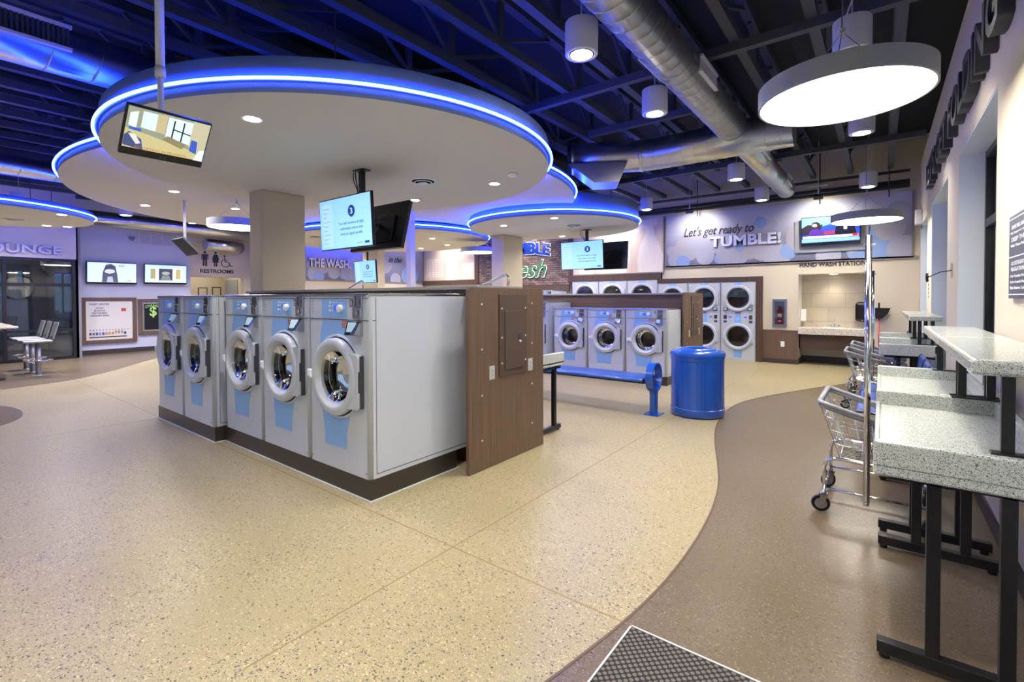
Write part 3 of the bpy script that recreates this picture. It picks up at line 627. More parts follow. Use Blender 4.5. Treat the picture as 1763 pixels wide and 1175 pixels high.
cloud('small low ceiling disc over the far washers, in front of the brick wall', -5.41, 8.39, 1.73, 1.70, 2.85, 3.235, [(-5.93, 7.41), (-4.66, 7.28), (-5.87, 9.51)], [(-4.80, 8.22)])
cloud('farthest ceiling disc, seen between the screens and the wood mural', -10.1, 7.83, 2.72, 2.40, 2.87, 3.02, [(-8.65, 8.03), (-9.37, 9.25), (-10.6, 9.4), (-11.6, 7.4), (-9.7, 6.6), (-8.5, 6.9)], [(-10.5, 6.1)])
cloud('ceiling disc at the left edge over the stools', -12.25, .80, 1.60, 1.60, 2.87, 3.035, [(-11.14, 1.79), (-13.04, 1.87), (-12.9, 2.15), (-11.6, .3), (-12.8, -.2)], [(-12.4, 1.35)])
o = MB().lathe([(.065, 0), (.065, -.012), (.05, -.03), (.02, -.036), (.001, -.036)], (0, 0, 0), 'Z', 24).build('smoke_detector', M['white'], None, (-3.42, 4.45, 2.868)); tag(o, 'small white smoke detector under the right side of the largest disc', 'smoke detector')

# ---------------------------------------------------------------- cylinder lamps
def cyl_lamp(x, y, label, grp='white cylinder lamps hung from the joists', z=3.35, pw=1):
    t = thing('cylinder_lamp', label, 'ceiling lamp', (x, y, z), group=grp)
    MB().lathe([(.128, 0), (.13, .004), (.13, .245), (.126, .25), (.001, .25)], (0, 0, 0), 'Z', 36).build('housing', M['lamp_grey'], t)
    MB().lathe([(.128, 0), (.105, -.003), (.10, .0), (.088, .012), (.088, .02)], (0, 0, 0), 'Z', 36, close=False).build('bezel', M['white'], t)
    MB().lathe([(.086, -.002), (.001, -.002)], (0, 0, 0), 'Z', 30).build('lens', M['glow'], t)
    MB().cyl((0, 0, .25), (0, 0, 4.42-3.35), .006, 6).build('stem', M['lamp_grey'], t)
    light('cylinder_light', 'AREA', (0, 0, -.012), P_SPOT*pw, t, .16, spread=118); return t
lb = {3.37: 'nearest', 4.92: 'second nearest', 6.89: 'third', 8.48: 'fourth', 10.6: 'farthest'}
for y in (3.37, 4.92, 6.89, 8.48, 10.6): cyl_lamp(-1.9 if y != 6.89 else -1.96, y if y != 6.89 else 7.22, lb[y]+' white cylinder lamp in the row beside the long silver duct', z=3.35 if y != 6.89 else 3.43)
for y, l in ((4.65, 'white cylinder lamp directly above the big round pendant'), (7.0, 'white cylinder lamp seen below the rim of the big pendant'), (10.48, 'white cylinder lamp in front of the upper back wall near the window wall')): cyl_lamp(-.2, y, l)
cyl_lamp(-4.1, 10.15, 'white cylinder lamp just right of the small low disc, before the back wall')
for x, y in ((-1.9, 1.6), (-1.9, -.1), (-1.9, -1.9), (-.2, 1.2), (-.2, -1.5), (-5, -.6), (-5, -2.6), (-8.4, -.9), (-8.4, -2.8), (-8.2, 10.6), (-6.3, 10.6), (-10.5, 10.6), (-13.8, 3.3), (-13.9, 4.7), (-14.0, 6.3), (-14.0, 1.6), (-14.2, -2), (-11.8, 10.3), (-11.9, 8.6)):  # lamps by the wash banner are added to brighten its wall
    cyl_lamp(x, y, 'white cylinder lamp from a set partly added for light, out of the picture or hidden above the discs', 'further cylinder lamps of the room', pw=2.0 if x < -11 else 1.6 if y > 10 else 1)

# ---------------------------------------------------------------- round pendants
def pendant(x, y, r, label, z=2.6, tilt=0):
    t = thing('round_pendant_lamp', label, 'pendant lamp', (x, y, z), group='flat round pendant lamps')
    q = MB(); q.cap = False; q.lathe([(r-.012, .012), (r-.012, .0), (r, .0), (r, .115), (.001, .12)], (0, 0, 0), 'Z', 64); q.build('drum_housing', M['pend_grey'], t)
    MB().lathe([(r-.012, .006), (.001, .006)], (0, 0, 0), 'Z', 64).build('diffuser', M['lamp'], t)
    w = MB().cyl((0, 0, .42), (0, 0, 1.22), .004, 6); w.lathe([(.02, .40), (.02, .43), (.001, .43)], (0, 0, 0), 'Z', 12)
    for a in (30, 150, 270): w.cyl((0, 0, .41), (r*.72*cos(rad(a)), r*.72*sin(rad(a)), .12), .0022, 5)
    w.build('suspension_cable', M['steel'], t)
    MB().tube([(.0, .0, .43), (.05, .02, .6), (.03, .01, .8), (.07, .0, 1.0), (.05, 0, 1.22)], .005, 6).build('power_cord', M['lamp_grey'], t)
    return t
pendant(-.20, 3.50, .445, 'big flat round pendant lamp close to the camera at upper right')
pendant(-.20, 9.28, .46, 'flat round pendant lamp in front of the wall television')
pendant(-.20, 6.3-8.6, .445, 'flat round pendant lamp behind the camera')
pendant(-8.35, 3.45, .42, 'flat round pendant lamp half hidden by the near beige column', 2.58)
pendant(-7.95, 8.9, .42, 'flat round pendant lamp between the wood mural and the far column', 2.55)

# ---------------------------------------------------------------- ducts
def duct(name, label, pts, r, ribs, m='duct', closed_ends=True, grp=None):
    t = thing('air_duct', label, 'air duct'); 
    if grp: t['group'] = grp
    P = [Vector(p) for p in pts]; k = MB(); k.tube(pts, r, 28)
    for a, b in zip(P, P[1:]):
        L_ = (b-a).length; d = (b-a).normalized(); n = int(L_/ribs)
        u = d.orthogonal().normalized(); v = d.cross(u)
        for i in range(n):
            c = a+d*(i+.5)*L_/max(n, 1); sk = d*.035
            k.tube([c+(u*cos(2*pi*j/24)+v*sin(2*pi*j/24))*(r+.0005)+sk*cos(2*pi*j/24) for j in range(24)], .0035, 4, True)
    k.build('duct_pipe', M[m], t); return t
mdk = duct('d', 'long silver spiral duct running from above the camera to the back wall', [(-1.53, -3.9, 3.60), (-1.53, 6.56, 3.60)], .185, .16)
mdk2 = duct('d', 'far run of the silver spiral duct ending before the tumble banner', [(-1.53, 7.0, 3.58), (-1.53, 10.9, 3.58)], .165, .18)
MB().tube([(-1.53, 10.9, 3.58), (-1.53, 10.96, 3.58)], .172, 28).build('end_cap', M['duct'], mdk2)
for yy_, sx in ((4.6, 1), (4.05, -1), (7.7, 1), (7.35, -1), (9.9, 1)):
    c = -1.53+sx*(.185 if yy_ < 6.5 else .165)*.95
    m = MB().box(c-.012, c+.03 if sx > 0 else c+.012, yy_, yy_+.55, 3.52, 3.545).box(c-.012, c+.03 if sx > 0 else c+.012, yy_, yy_+.55, 3.655, 3.68).box(c-.01, c+.012, yy_+.004, yy_+.546, 3.545, 3.655)
    o = m.build('duct_grille', M['lamp_grey'], mdk if yy_ < 6.5 else mdk2)
el = [(-3.75, 6.22, 3.5), (-3.28, 6.50, 3.5), (-3.16, 6.57, 3.5), (-3.03, 6.64, 3.5), (-2.86, 6.72, 3.5), (-2.66, 6.77, 3.5), (-2.4, 6.78, 3.5), (-.86, 6.78, 3.5)]
cd_ = duct('d', 'silver cross duct with an elbow, crossing the long duct', el, .222, .17)
for p, q in ((0, 1), (4, 5)):
    A, B = Vector(el[p]), Vector(el[q]); d = (B-A).normalized(); c = A+d*.05
    MB().tube([c, c+d*.045], .232, 28).build('collar', M['duct'], cd_)
m = MB(); m.prism([(-.42, .0), (.42, .0), (.30, -.28), (-.05, -.28)], -.24, .24, 'Y'); m.xf(Matrix.Translation((-3.36, 6.42, 3.36)) @ Matrix.Rotation(rad(30), 4, 'Z'))
o = m.build('duct_boot', M['duct']); tag(o, 'sheet metal duct boot under the left end of the cross duct', 'duct boot')
ld = duct('d', 'silver duct with a long grille at the upper left', [(-5.62, -3.9, 3.56), (-5.62, 1.9, 3.56)], .20, .30)
m = MB().box(-5.425, -5.385, -2.0, .95, 3.50, 3.525).box(-5.425, -5.385, -2.0, .95, 3.685, 3.71)
m.build('grille_rail', M['lamp_grey'], ld)
m = MB()
for i in range(98): m.box(-5.42, -5.405, -1.99+i*.03, -1.975+i*.03, 3.525, 3.685)
o = m.build('grille_fins', M['dgrey'], ld)
duct('d', 'thin silver duct passing left behind the wide upper disc', [(-10.25, -3.9, 3.42), (-10.25, 2.6, 3.42)], .16, .4)
duct('d', 'silver duct in front of the lavender wall at left', [(-14.75, 2.2, 3.36), (-14.75, 6.8, 3.30)], .17, .4)
duct('d', 'short branch duct above the restroom sign', [(-15.25, 5.45, 2.98), (-15.3, 6.1, 2.96), (-15.5, 6.45, 2.96), (-15.85, 6.5, 2.96)], .17, .2)
# pipes and track under the deck at the back wall
t = thing('pipe_run', 'grey pipes running along the top of the back wall', 'pipes', (0, 0, 0))
for z, y, r in ((3.47, 11.45, .035), (3.56, 11.5, .045), (3.72, 11.3, .03)): MB().tube([(-12.9, y, z), (.4, y, z)], r, 8).build('pipe', M['dgrey'], t)
for x in (-3.4, -1.0, .1): MB().cyl((x, 11.45, 3.3), (x, 11.45, 4.4), .012, 6).build('hanger', M['dgrey'], t)
for x, s in ((-3.42, 'the left part of the tumble banner'), (-.98, 'the right part of the tumble banner'), (-5.5, 'the pale wood mural above the dryers, added to brighten it'), (-8.2, 'the brick panel, added to brighten it, hidden above the discs'), (-11.6, 'the farther wood mural, added to brighten it, hidden above the discs')):  # mural and brick floodlights are added to brighten the back wall
    t = thing('banner_floodlight', 'small floodlight over '+s, 'floodlight', (x, 10.95, 3.36))
    MB().box(-.08, .08, -.05, .05, -.04, .04, .01, Matrix.Rotation(rad(35), 4, 'X')).build('lamp_head', M['dgrey'], t); MB().box(-.012, .012, -.006, .006, .03, .2).box(-.15, .15, -.012, .012, .2, .22).cyl((0, 0, .22), (0, 0, 1.09), .006, 6).build('bracket', M['lamp_grey'], t)
    light('flood', 'SPOT', (0, 0, -.05), 105, t, .05, (1, .93, .82), 125, (rad(50), 0, 0))

# ---------------------------------------------------------------- screens
scr_b = mat('sky_blue_screen', '9cc9e4', .15, emit='8cc6ec', es=.75); scr_w = mat('pale_screen', 'd6eaf4', .15, emit='c4e2f2', es=.6); scr_n = mat('screen_navy', '16489a', .3, emit='12408e', es=.5)
def tvframe(t, W, H_, M4, th=.035, screen=None, frame=.012, chin=.0):
    b = MB(); b.box(-W/2, W/2, 0, th, -H_/2, H_/2, .006, M4); b.box(-W*.32, W*.32, th, th+.03, -H_*.36, H_*.2, .01, M4); b.build('case', M['blackp'], t)
    return MB().box(-W/2+frame, W/2-frame, -.0012, 0, -H_/2+frame+chin, H_/2-frame, 0, M4).build('screen', screen or scr_b, t)
def msg_screen(t, scr, W, H_, M4):
    a = MB(); a.lathe([(.060*H_/.54, 0), (.060*H_/.54, -.0012), (.001, -.0012)], (W*.14, -.0012, H_*.20), 'Y', 28)
    for i, s in enumerate(('You will receive a 6-digit', 'confirmation code in your', 'email you signed up with')):
        a.merge(text_bm(s, (.47, .43, .41)[i]*W, .038*H_/.54, .0006), Matrix.Translation((W*.12, -.0014, -H_*.02-i*.10*H_)))
    a.merge(text_bm('powered by', .1*W, .012, .0005), Matrix.Translation((W*.27, -.0014, -H_*.41))); a.box(W*.36, W*.44, -.002, -.0012, -H_*.43, -H_*.39)
    a.xf(M4); a.build('screen_message', scr_n, scr)
    a = MB().merge(text_bm('3', .04*H_/.54, .062*H_/.54, .0008, bold=.02), M4 @ Matrix.Translation((W*.14, -.0026, H_*.20)));
    b = MB(); b.merge(text_bm('3', .04*H_/.54, .062*H_/.54, .0008, bold=.02), M4 @ Matrix.Translation((W*.14, -.0026, H_*.20))); b.build('screen_number', scr_w, scr)
    b = MB(); b.prism([(-W*.44, -H_*.42), (-W*.24, -H_*.42), (-W*.24, H_*.40), (-W*.44, H_*.40)], -.0022, -.0013); b.mat(1)
    for i in range(9): b.prism([(-W*.42, H_*(.32-i*.085)), (-W*(.28+.03*(i % 3)), H_*(.32-i*.085)), (-W*(.28+.03*(i % 3)), H_*(.305-i*.085)), (-W*.42, H_*(.305-i*.085))], -.0028, -.0023)
    b.xf(M4); b.build('phone_picture', [mat('phone_pale', 'a8d2ea', .3, emit='a4d2ee', es=.72), mat('screen_grey_line', '7fa9c6', .3, emit='7fb0d0', es=.5)], scr)
def T4(loc, rz=0, rx=0, ry=0): return Matrix.Translation(loc) @ Matrix.Rotation(rz, 4, 'Z') @ Matrix.Rotation(rx, 4, 'X') @ Matrix.Rotation(ry, 4, 'Y')
def hung(loc, ztop, y1, y2, W, x1, x2, z1, z2, rx1, rx2, labels, rz=0):
    """ceiling stem with a front screen and, back to back, a second screen"""
    t = thing('ceiling_mount', labels[0], 'screen mount', (loc[0], loc[1], 0)); h = ztop
    MB().box(-.028, .028, -.028, .028, 2.28, h, .004).build('stem', M['black'], t)
    MB().box(-.09, .09, -.06, .06, h-.012, h, .003).build('ceiling_plate', M['black'], t)
    MB().box(-.30, .30, -.03, .03, 2.24, 2.30, .004).box(-.02, .02, y1-loc[1]+.075, y2-loc[1]-.075, 2.25, 2.29).build('crossbar', M['black'], t)
    k = MB().tube([(-.16, .0, h-.002), (-.15, -.01, h-.09), (-.08, -.02, h-.18), (-.035, -.03, h-.24), (-.032, -.03, h-.42)], .006, 6); k.tube([(-.12, 0, h-.002), (-.115, 0, h-.08), (-.06, -.02, h-.17), (-.03, -.034, h-.26)], .006, 6); k.build('cable', M['blackp'], t)
    a = thing('hanging_screen', labels[1], 'screen', (x1, y1, z1)); A4 = T4((0, 0, 0), rz, rx1)
    s = tvframe(a, W, W*.585, A4); msg_screen(a, s, W, W*.585, A4)
    b = thing('hanging_screen', labels[2], 'screen', (x2, y2, z2)); B4 = T4((0, 0, 0), pi+rz, rx2)
    s = tvframe(b, W, W*.585, B4, .05); msg_screen(b, s, W, W*.585, B4)
    k = MB().tube([B4 @ Vector(p) for p in ((.1, .08, -.02), (.05, .12, .05), (-.08, .12, .12), (-.2, .10, .1), (-.1, .11, .02), (.0, .09, -.1))], .005, 6); k.build('cable', M['dgrey'], b)
    return t
hung((-4.66, 3.26), 2.868, 2.98, 3.56, .96, -4.575, -4.70, 2.236, 2.25, rad(3), rad(14), ('black ceiling mount under the largest disc carrying two back-to-back screens', 'light blue message screen facing the near aisle under the largest disc', 'dark-backed screen facing away, right behind the near message screen'))
hung((-4.90, 8.92), 2.848, 8.60, 9.25, .98, -4.85, -4.62, 2.29, 2.30, rad(3), rad(5), ('black ceiling mount under the small low disc carrying two screens', 'message screen under the small disc in front of the brick wall', 'dark-backed screen facing the back wall under the small disc'))
t = thing('hanging_screen', 'small light blue message screen hanging far back by the far beige column', 'screen', (-8.35, 5.9, 1.965)); A4 = T4((0, 0, 0), rad(-4), rad(4))
s = tvframe(t, .80, .46, A4); msg_screen(t, s, .80, .46, A4); MB().cyl((0, .06, 0), (0, .06, 1.05), .02, 8).build('stem', M['black'], t)
# security monitor on a white pole
t = thing('security_monitor', 'tilted security monitor showing the shop entrance, hung on a white pole', 'monitor', (-3.67, 1.10, 2.462)); A4 = T4((0, 0, 0), pi/2, rad(39))
tvframe(t, .46, .33, A4, .03, mat('camera_view_floor', 'b9b27e', .3, emit='c4bd8c', es=.7), .010, .042)
def pic(t, A4, polys, nm='picture'):
    ms = []; b = MB()
    for i, (c, e, P) in enumerate(polys):
        m = mat('picture_'+c, c, .3, emit=c, es=e*.72)
        if m not in ms: ms.append(m)
        b.mat(ms.index(m)).prism(P, -.0016-.0003*i, -.0012-.0003*(i-1) if i else -.0012)
    b.xf(A4); return b.build(nm, ms, t)
def R4(x0, x1, z0, z1, s=0): return [(x0, z0), (x1, z0+s*0), (x1, z1), (x0, z1)]
def U(P, W=.44, H_=.268, oz=.021): return [((u-.5)*W, (v-.5)*H_+oz) for u, v in P]
pic(t, A4, [('9aa08c', .8, U([(0, .48), (1, .18), (1, 1), (0, 1)])), ('d8e8ee', 1, U([(.03, .55), (.12, .5), (.12, .92), (.03, .85)])), ('cfe4f0', 1, U([(.17, .55), (.34, .52), (.34, .95), (.17, .95)])), ('c9bd92', .8, U([(.34, .52), (.46, .5), (.46, .97), (.34, .97)])),
 ('d6ecf4', 1, U([(.47, .46), (.78, .36), (.78, .95), (.47, .95)])), ('2f3436', .6, U([(.54, .42), (.56, .41), (.56, .9), (.54, .9)])), ('2f3436', .6, U([(.66, .40), (.68, .39), (.68, .9), (.66, .9)])), ('2f3436', .6, U([(.55, .66), (.78, .6), (.78, .63), (.55, .69)])), ('9a8f6c', .7, U([(.44, .36), (.70, .22), (.76, .36), (.5, .48)])),
 ('c8c4a4', .8, U([(.78, .32), (1, .12), (1, 1), (.78, 1)])), ('3a60c8', .8, U([(.80, .22), (.90, .16), (.88, .5), (.8, .52)])), ('3a60c8', .8, U([(.04, .46), (.18, .44), (.18, .52), (.04, .52)])), ('46588c', .7, U([(0, .05), (.24, .0), (.2, .26), (.05, .4), (0, .3)])), ('e4e4e0', .9, U([(.04, .36), (.12, .36), (.2, .16), (.15, .12)])), ('e8eef0', .9, U([(.88, .0), (1, .0), (1, .3), (.93, .28)]))], 'camera_picture')
b = MB(); b.merge(text_bm('RECORDING IN PROGRESS', .284, .017, .0004), A4 @ Matrix.Translation((-.017, -.0062, -.099))); b.build('caption', mat('caption_orange', 'b06a3c', .4, emit='b06a3c', es=.6), t)
MB().box(-.017, .017, -.002, 0, -.155, -.134, .002, A4).box(.167, .2, -.001, .0, -.15, -.147, 0, A4).box(-.21, -.2, -.001, 0, -.138, -.132, 0, A4).build('chin_mark', M['dgrey'], t)
MB().cyl((-.11, .0, .07), (-.11, .0, .50), .018, 12).build('lower_pole', M['offw'], t); MB().cyl((-.11, .0, .44), (-.11, .0, 1.95), .026, 14).cyl((-.11, .0, .42), (-.11, .0, .49), .030, 14).build('upper_pole', M['offw'], t)
MB().box(-.13, -.03, -.05, .05, .0, .08, .008).build('mount_block', M['dgrey'], t)
# small dark-backed monitor far left on its pole
t = thing('security_monitor', 'small monitor seen from behind on a thin pole in front of the lavender wall', 'monitor', (-9.2, 2.98, 2.28)); A4 = T4((0, 0, 0), 0, rad(42))
tvframe(t, .50, .34, A4, .03, M['dgrey'], .012, .04); MB().cyl((.02, .0, .05), (.02, .0, .765), .022, 10).build('pole', M['offw'], t)
# ---------------------------------------------------------------- window-side folding tables
def tray(x0, x1, y0, y1, zt, t, name='table_top', m=None, d=.085, th=.13):
    b = MB(); r = .04; b.box(x0, x1, y0, y1, zt-th, zt-d, .008)
    b.box(x0, x0+r, y0, y1, zt-th+.001, zt-.055, .008)
    b.box(x1-r, x1, y0, y1, zt-d-.01, zt, .008); b.box(x0, x1, y0, y0+r, zt-d-.01, zt, .008); b.box(x0, x1, y1-r, y1, zt-d-.01, zt, .008)
    return b.build(name, m or M['terr'], t)
def htable(y0, y1, label, flip=0):
    t = thing('folding_table', label, 'table', (0, y0, 0), group='speckled white folding tables along the windows'); L_ = y1-y0
    b = MB(); r = .035; zt = .88
    b.box(-.02, .50, 0, L_, .75, .80, .01); b.box(-.02, .50, 0, r, .78, zt, .008); b.box(-.02, .50, L_-r, L_, .78, zt, .008); b.box(.465, .50, .0, L_, .78, zt-.001, .008); b.box(-.02, -.0, .01, L_-.01, .752, .815, .006)
    b.build('table_top', M['terr'], t)
    for y in (.125, L_-.10):
        for x in (.14, .338): MB().box(x, x+.042, y-.02, y+.02, .06, .75, .002).build('leg', M['black'], t)
        MB().box(-.005, .49, y-.022, y+.022, .02, .068, .003).build('foot_bar', M['black'], t)
        for x in (.02, .46): MB().cyl((x, y, 0.001), (x, y, .02), .018, 10).build('levelling_foot', M['black'], t)
        MB().box(.03, .48, y-.02, y+.02, .715, .75).build('top_bar', M['black'], t)
    return t
htable(2.25, 3.52, 'speckled white folding table nearest the camera')
htable(3.535, 4.78, 'second speckled white folding table from the camera, right behind the first')
htable(6.98, 8.10, 'speckled white folding table beyond the blue seats')
htable(8.115, 9.3, 'farthest speckled white folding table in the window row')
def shelf(y0, y1, label):
    t = thing('raised_shelf', label, 'shelf', (0, y0, 0), group='raised shelves over the folding tables'); L_ = y1-y0
    MB().box(.247, .535, 0, L_, 1.150, 1.205, .012).build('shelf_top', M['terr'], t)
    for y in (.035, L_-.035):
        for x in (.325, .435): MB().box(x, x+.034, y-.014, y+.014, .889, 1.15, .002).build('leg', M['black'], t)
        MB().box(.30, .492, y-.02, y+.02, .8805, .889, .002).build('foot_bar', M['black'], t)
    return t
shelf(2.27, 3.50, 'raised speckled shelf over the nearest folding table'); shelf(3.505, 4.70, 'raised speckled shelf over the second folding table')
shelf(7.0, 8.08, 'raised speckled shelf over the table beyond the blue seats'); shelf(8.13, 9.28, 'raised speckled shelf over the farthest folding table')

# ---------------------------------------------------------------- carts
def cart(label, loc, rz=0):
    t = thing('laundry_cart', label, 'cart', loc, rz, group='chrome wire laundry carts with grey rims')
    # x: aisle (-) to windows (+); y along the wall
    X0, X1, Y0, Y1 = -.30, .27, 0, .62
    top = [(-.31, -.02, .735), (-.31, .64, .735), (.30, .60, .555), (.30, .02, .555)]
    bot = [(-.20, .05, .375), (-.20, .57, .375), (.24, .55, .35), (.24, .07, .35)]
    def sub(a, b, n): return [tuple(a[i]+(b[i]-a[i])*k/n for i in range(3)) for k in range(n+1)]
    def rnd(P, r=.05):
        o = []; n = len(P)
        for i in range(n):
            p, a, b = Vector(P[i]), Vector(P[i-1]), Vector(P[(i+1) % n])
            A, B = p+(a-p).normalized()*r, p+(b-p).normalized()*r
            o += [A, (A+B+2*p)/4, B]
        return o
    rr = rnd(top); k = MB(); k.tube(rr, .017, 8, True); k.tube([p-Vector((0, 0, .018)) for p in rr], .014, 8, True); k.build('rim', M['grey'], t)
    b = MB(); wr_ = .0028
    for i in range(4):
        a, c, d, e = top[i], top[(i+1) % 4], bot[i], bot[(i+1) % 4]; n = 5
        for p, q in zip(sub(a, c, n), sub(d, e, n)): b.cyl(p, q, wr_, 5)
    for f in (.25, .5, .75, 1):
        P = [Vector(x).lerp(Vector(y), f) for x, y in zip(top, bot)]; b.tube(rnd(P, .03), wr_ if f < 1 else .005, 5, True)
    for i in range(1, 15):
        f = i/15; p = Vector(bot[0]).lerp(Vector(bot[1]), f); q = Vector(bot[3]).lerp(Vector(bot[2]), f); b.cyl(p, q, .0032, 5)
    for i in range(1, 4):
        f = i/4; p = Vector(bot[0]).lerp(Vector(bot[3]), f); q = Vector(bot[1]).lerp(Vector(bot[2]), f); b.cyl(p, q, .003, 5)
    b.build('wire_basket', M['chrome'], t)
    fr = MB()
    for y in (.05, .57): fr.tube([(-.285, y, .13), (-.285, y, .30), (-.27, y, .345), (-.22, y, .365), (.22, y, .345), (.25, y, .32), (.26, y, .13)], .011, 8); fr.cyl((-.285, y, .155), (.26, y, .155), .008, 8)
    for x in (-.285, .26): fr.cyl((x, .05, .155), (x, .57, .155), .008, 8)
    fr.build('frame', M['chrome'], t)
    p = MB().cyl((-.06, -.012, .14), (-.06, -.012, 1.80), .018, 12); p.cyl((-.06, -.012, .12), (-.06, -.012, .145), .016, 12); p.cyl((-.095, -.012, 1.745), (-.025, -.012, 1.745), .006, 8)
    p.build('hanging_pole', M['chrome'], t)
    for x in (-.285, .26):
        for y in (.05, .57):
            c = thing('caster', None, None); c.parent = t; c.location = (x, y, 0); c.rotation_euler = (0, 0, .5+x+y)
            MB().lathe([(.036, -.011), (.052, -.011), (.055, -.004), (.055, .004), (.052, .011), (.036, .011)], (-.02, 0, .0555), 'Y', 24, close=True).build('tyre', M['blackp'], c)
            MB().lathe([(.0365, -.009), (.0365, .009)], (-.02, 0, .0555), 'Y', 24).build('wheel_disc', M['grey'], c)
            MB().prism([(-.035, .05), (-.005, .05), (.018, .115), (-.022, .125)], -.019, -.016).prism([(-.035, .05), (-.005, .05), (.018, .115), (-.022, .125)], .016, .019).box(-.024, .02, -.019, .019, .115, .125).cyl((0, 0, .12), (0, 0, .14), .016, 10).cyl((-.02, -.022, .0555), (-.02, .022, .0555), .007, 8).build('fork', M['steel'], c)
    return t
K1 = cart('wire laundry cart nearest the camera, standing at the first folding table', (-.005, 3.70, 0))
dup(K1, (-.05, 7.35, 0), 'middle wire laundry cart, in front of the table beyond the blue seats')
dup(K1, (-.03, 8.46, 0), 'farthest wire laundry cart, its rim showing just behind the middle one')

# ---------------------------------------------------------------- blue seats
perf = mat('blue_perforated_metal', '2f5fb4', .3, coat=.3); N, L = nodes(perf)
v = N.new('ShaderNodeTexVoronoi'); v.inputs['Scale'].default_value = 70; v.inputs['Randomness'].default_value = 0; L.new(N['Texture Coordinate'].outputs['Object'], v.inputs[0])
rp = N.new('ShaderNodeValToRGB'); rp.color_ramp.elements[0].position = .30; rp.color_ramp.elements[1].position = .36; rp.color_ramp.elements[0].color = lin('0b2050'); rp.color_ramp.elements[1].color = lin('1c54b4'); L.new(v.outputs['Distance'], rp.inputs[0]); L.new(rp.outputs[0], N['Principled BSDF'].inputs['Base Color'])
def seatrow(label, loc, n, rz=0, W=.60):
    t = thing('seat_row', label, 'seats', loc, rz, group='blue perforated seat rows')
    # opens towards -X
    for i in range(n):
        y = i*W+.02; prof = [(-.17, .43), (-.15, .455), (-.05, .445), (.12, .43), (.22, .44), (.28, .50), (.31, .62), (.33, .78), (.35, .81)]
        b = MB(); P = smooth(prof, 1); th = [(x+.012, z-.008) for x, z in P]
        b.prism(P+th[::-1], y, y+W-.05, 'Y'); s = b.build('seat_shell', perf, t)
        for yy in (y-.004, y+W-.05): MB().tube([(x, yy, z-.004) for x, z in P], .009, 6).build('edge_bar', M['black'], t)
    MB().box(.02, .07, 0, n*W, .37, .42).build('beam', M['black'], t)
    for y in (.25, n*W-.25):
        MB().box(.02, .07, y-.02, y+.02, .03, .37).box(-.14, .30, y-.025, y+.025, .002, .03).build('stand', M['black'], t)
    return t
def rowfix(o):
    for c in o.children: pass
SR = seatrow('row of three blue perforated seats between the folding tables', (0, 4.98, 0), 3)
o = dup(SR, (.05, 9.55, 0), 'blue perforated seats in the far corner behind the last folding table')
o = dup(SR, (-16.9, .85, 0), 'blue perforated seats inside the glazed lounge', pi)

# ---------------------------------------------------------------- blue bench and waste bin
t = thing('blue_bench', 'long blue backless bench in front of the smaller washers', 'bench', (-2.18, 5.42, 0))
prof = smooth([(0, .425), (-.0, .45), (.05, .462), (.22, .452), (.38, .462), (.43, .45), (.43, .425)], 1)
b = MB(); b.prism([(y, z) for y, z in prof]+[(y*.96+.01, z-.014) for y, z in reversed(prof)], -2.9, -.06, 'X'); b.build('seat', perf, t)
for y in (.0, .43): MB().tube([(-2.9, y, .432), (-.06, y, .432)], .016, 8).build('edge_tube', M['bluep'], t)
MB().box(-2.85, -.06, .06, .11, .385, .425).box(-2.85, -.06, .33, .38, .385, .425).build('rail', M['black'], t)
for x in (0, -2.95):
    c = thing('end_support', None, None); c.parent = t; c.location = (x, .215, 0)
    R_ = [(.165*cos(2*pi*i/40), .175*sin(2*pi*i/40)+.455) for i in range(40)]; r2 = [(.145*cos(2*pi*i/40), .155*sin(2*pi*i/40)+.455) for i in range(40)]
    b = MB()
    for i in range(40):
        j = (i+1) % 40; vs = [[b.bm.verts.new((d, y, z)) for y, z in (R_[i], R_[j], r2[j], r2[i])] for d in (-.045, .045)]
        b._f(vs[0]); b._f(vs[1][::-1])
        for p in range(0, 4, 2): b._f([vs[0][p], vs[0][p+1], vs[1][p+1], vs[1][p]])
    b.build('ring', M['bluep'], c)
    MB().prism([(-.10, .345), (.10, .345), (.07, .30), (.055, .24), (.055, .012), (-.055, .012), (-.055, .24), (-.07, .30)], -.03, .03, 'X').build('pedestal', M['bluep'], c)
    MB().box(-.09, .09, -.11, .11, .001, .013, .002).build('base_plate', M['bluep'], c)
t = thing('waste_bin', 'round blue perforated waste bin with a domed rim lid', 'waste bin', (-1.765, 5.965, 0)); r = .31
per2 = mat('blue_mesh_bin', '1850ae', .25, coat=.4); N, L = nodes(per2); v = N.new('ShaderNodeTexVoronoi'); v.inputs['Scale'].default_value = 62; v.inputs['Randomness'].default_value = 0
L.new(N['Texture Coordinate'].outputs['Object'], v.inputs[0]); rp = N.new('ShaderNodeValToRGB'); rp.color_ramp.elements[0].position = .28; rp.color_ramp.elements[1].position = .34; rp.color_ramp.elements[0].color = lin('08245c'); rp.color_ramp.elements[1].color = lin('1850ae'); L.new(v.outputs['Distance'], rp.inputs[0]); L.new(rp.outputs[0], N['Principled BSDF'].inputs['Base Color'])
q = MB(); q.cap = False; q.lathe([(r-.006, .10), (r-.006, .68)], (0, 0, 0), 'Z', 64); q.build('mesh_wall', per2, t)
MB().lathe([(r-.03, .012), (r-.01, .012), (r, .03), (r, .10), (r-.012, .11), (r-.012, .02)], (0, 0, 0), 'Z', 64, close=True).build('bottom_band', M['bluep'], t)
MB().lathe([(r-.02, .67), (r-.002, .67), (r, .69), (r, .72), (r+.006, .722), (r+.008, .745), (r+.002, .765), (r-.03, .785), (r-.07, .790), (r-.075, .78), (r-.02, .75)], (0, 0, 0), 'Z', 64, close=True).build('top_band', M['bluep'], t)
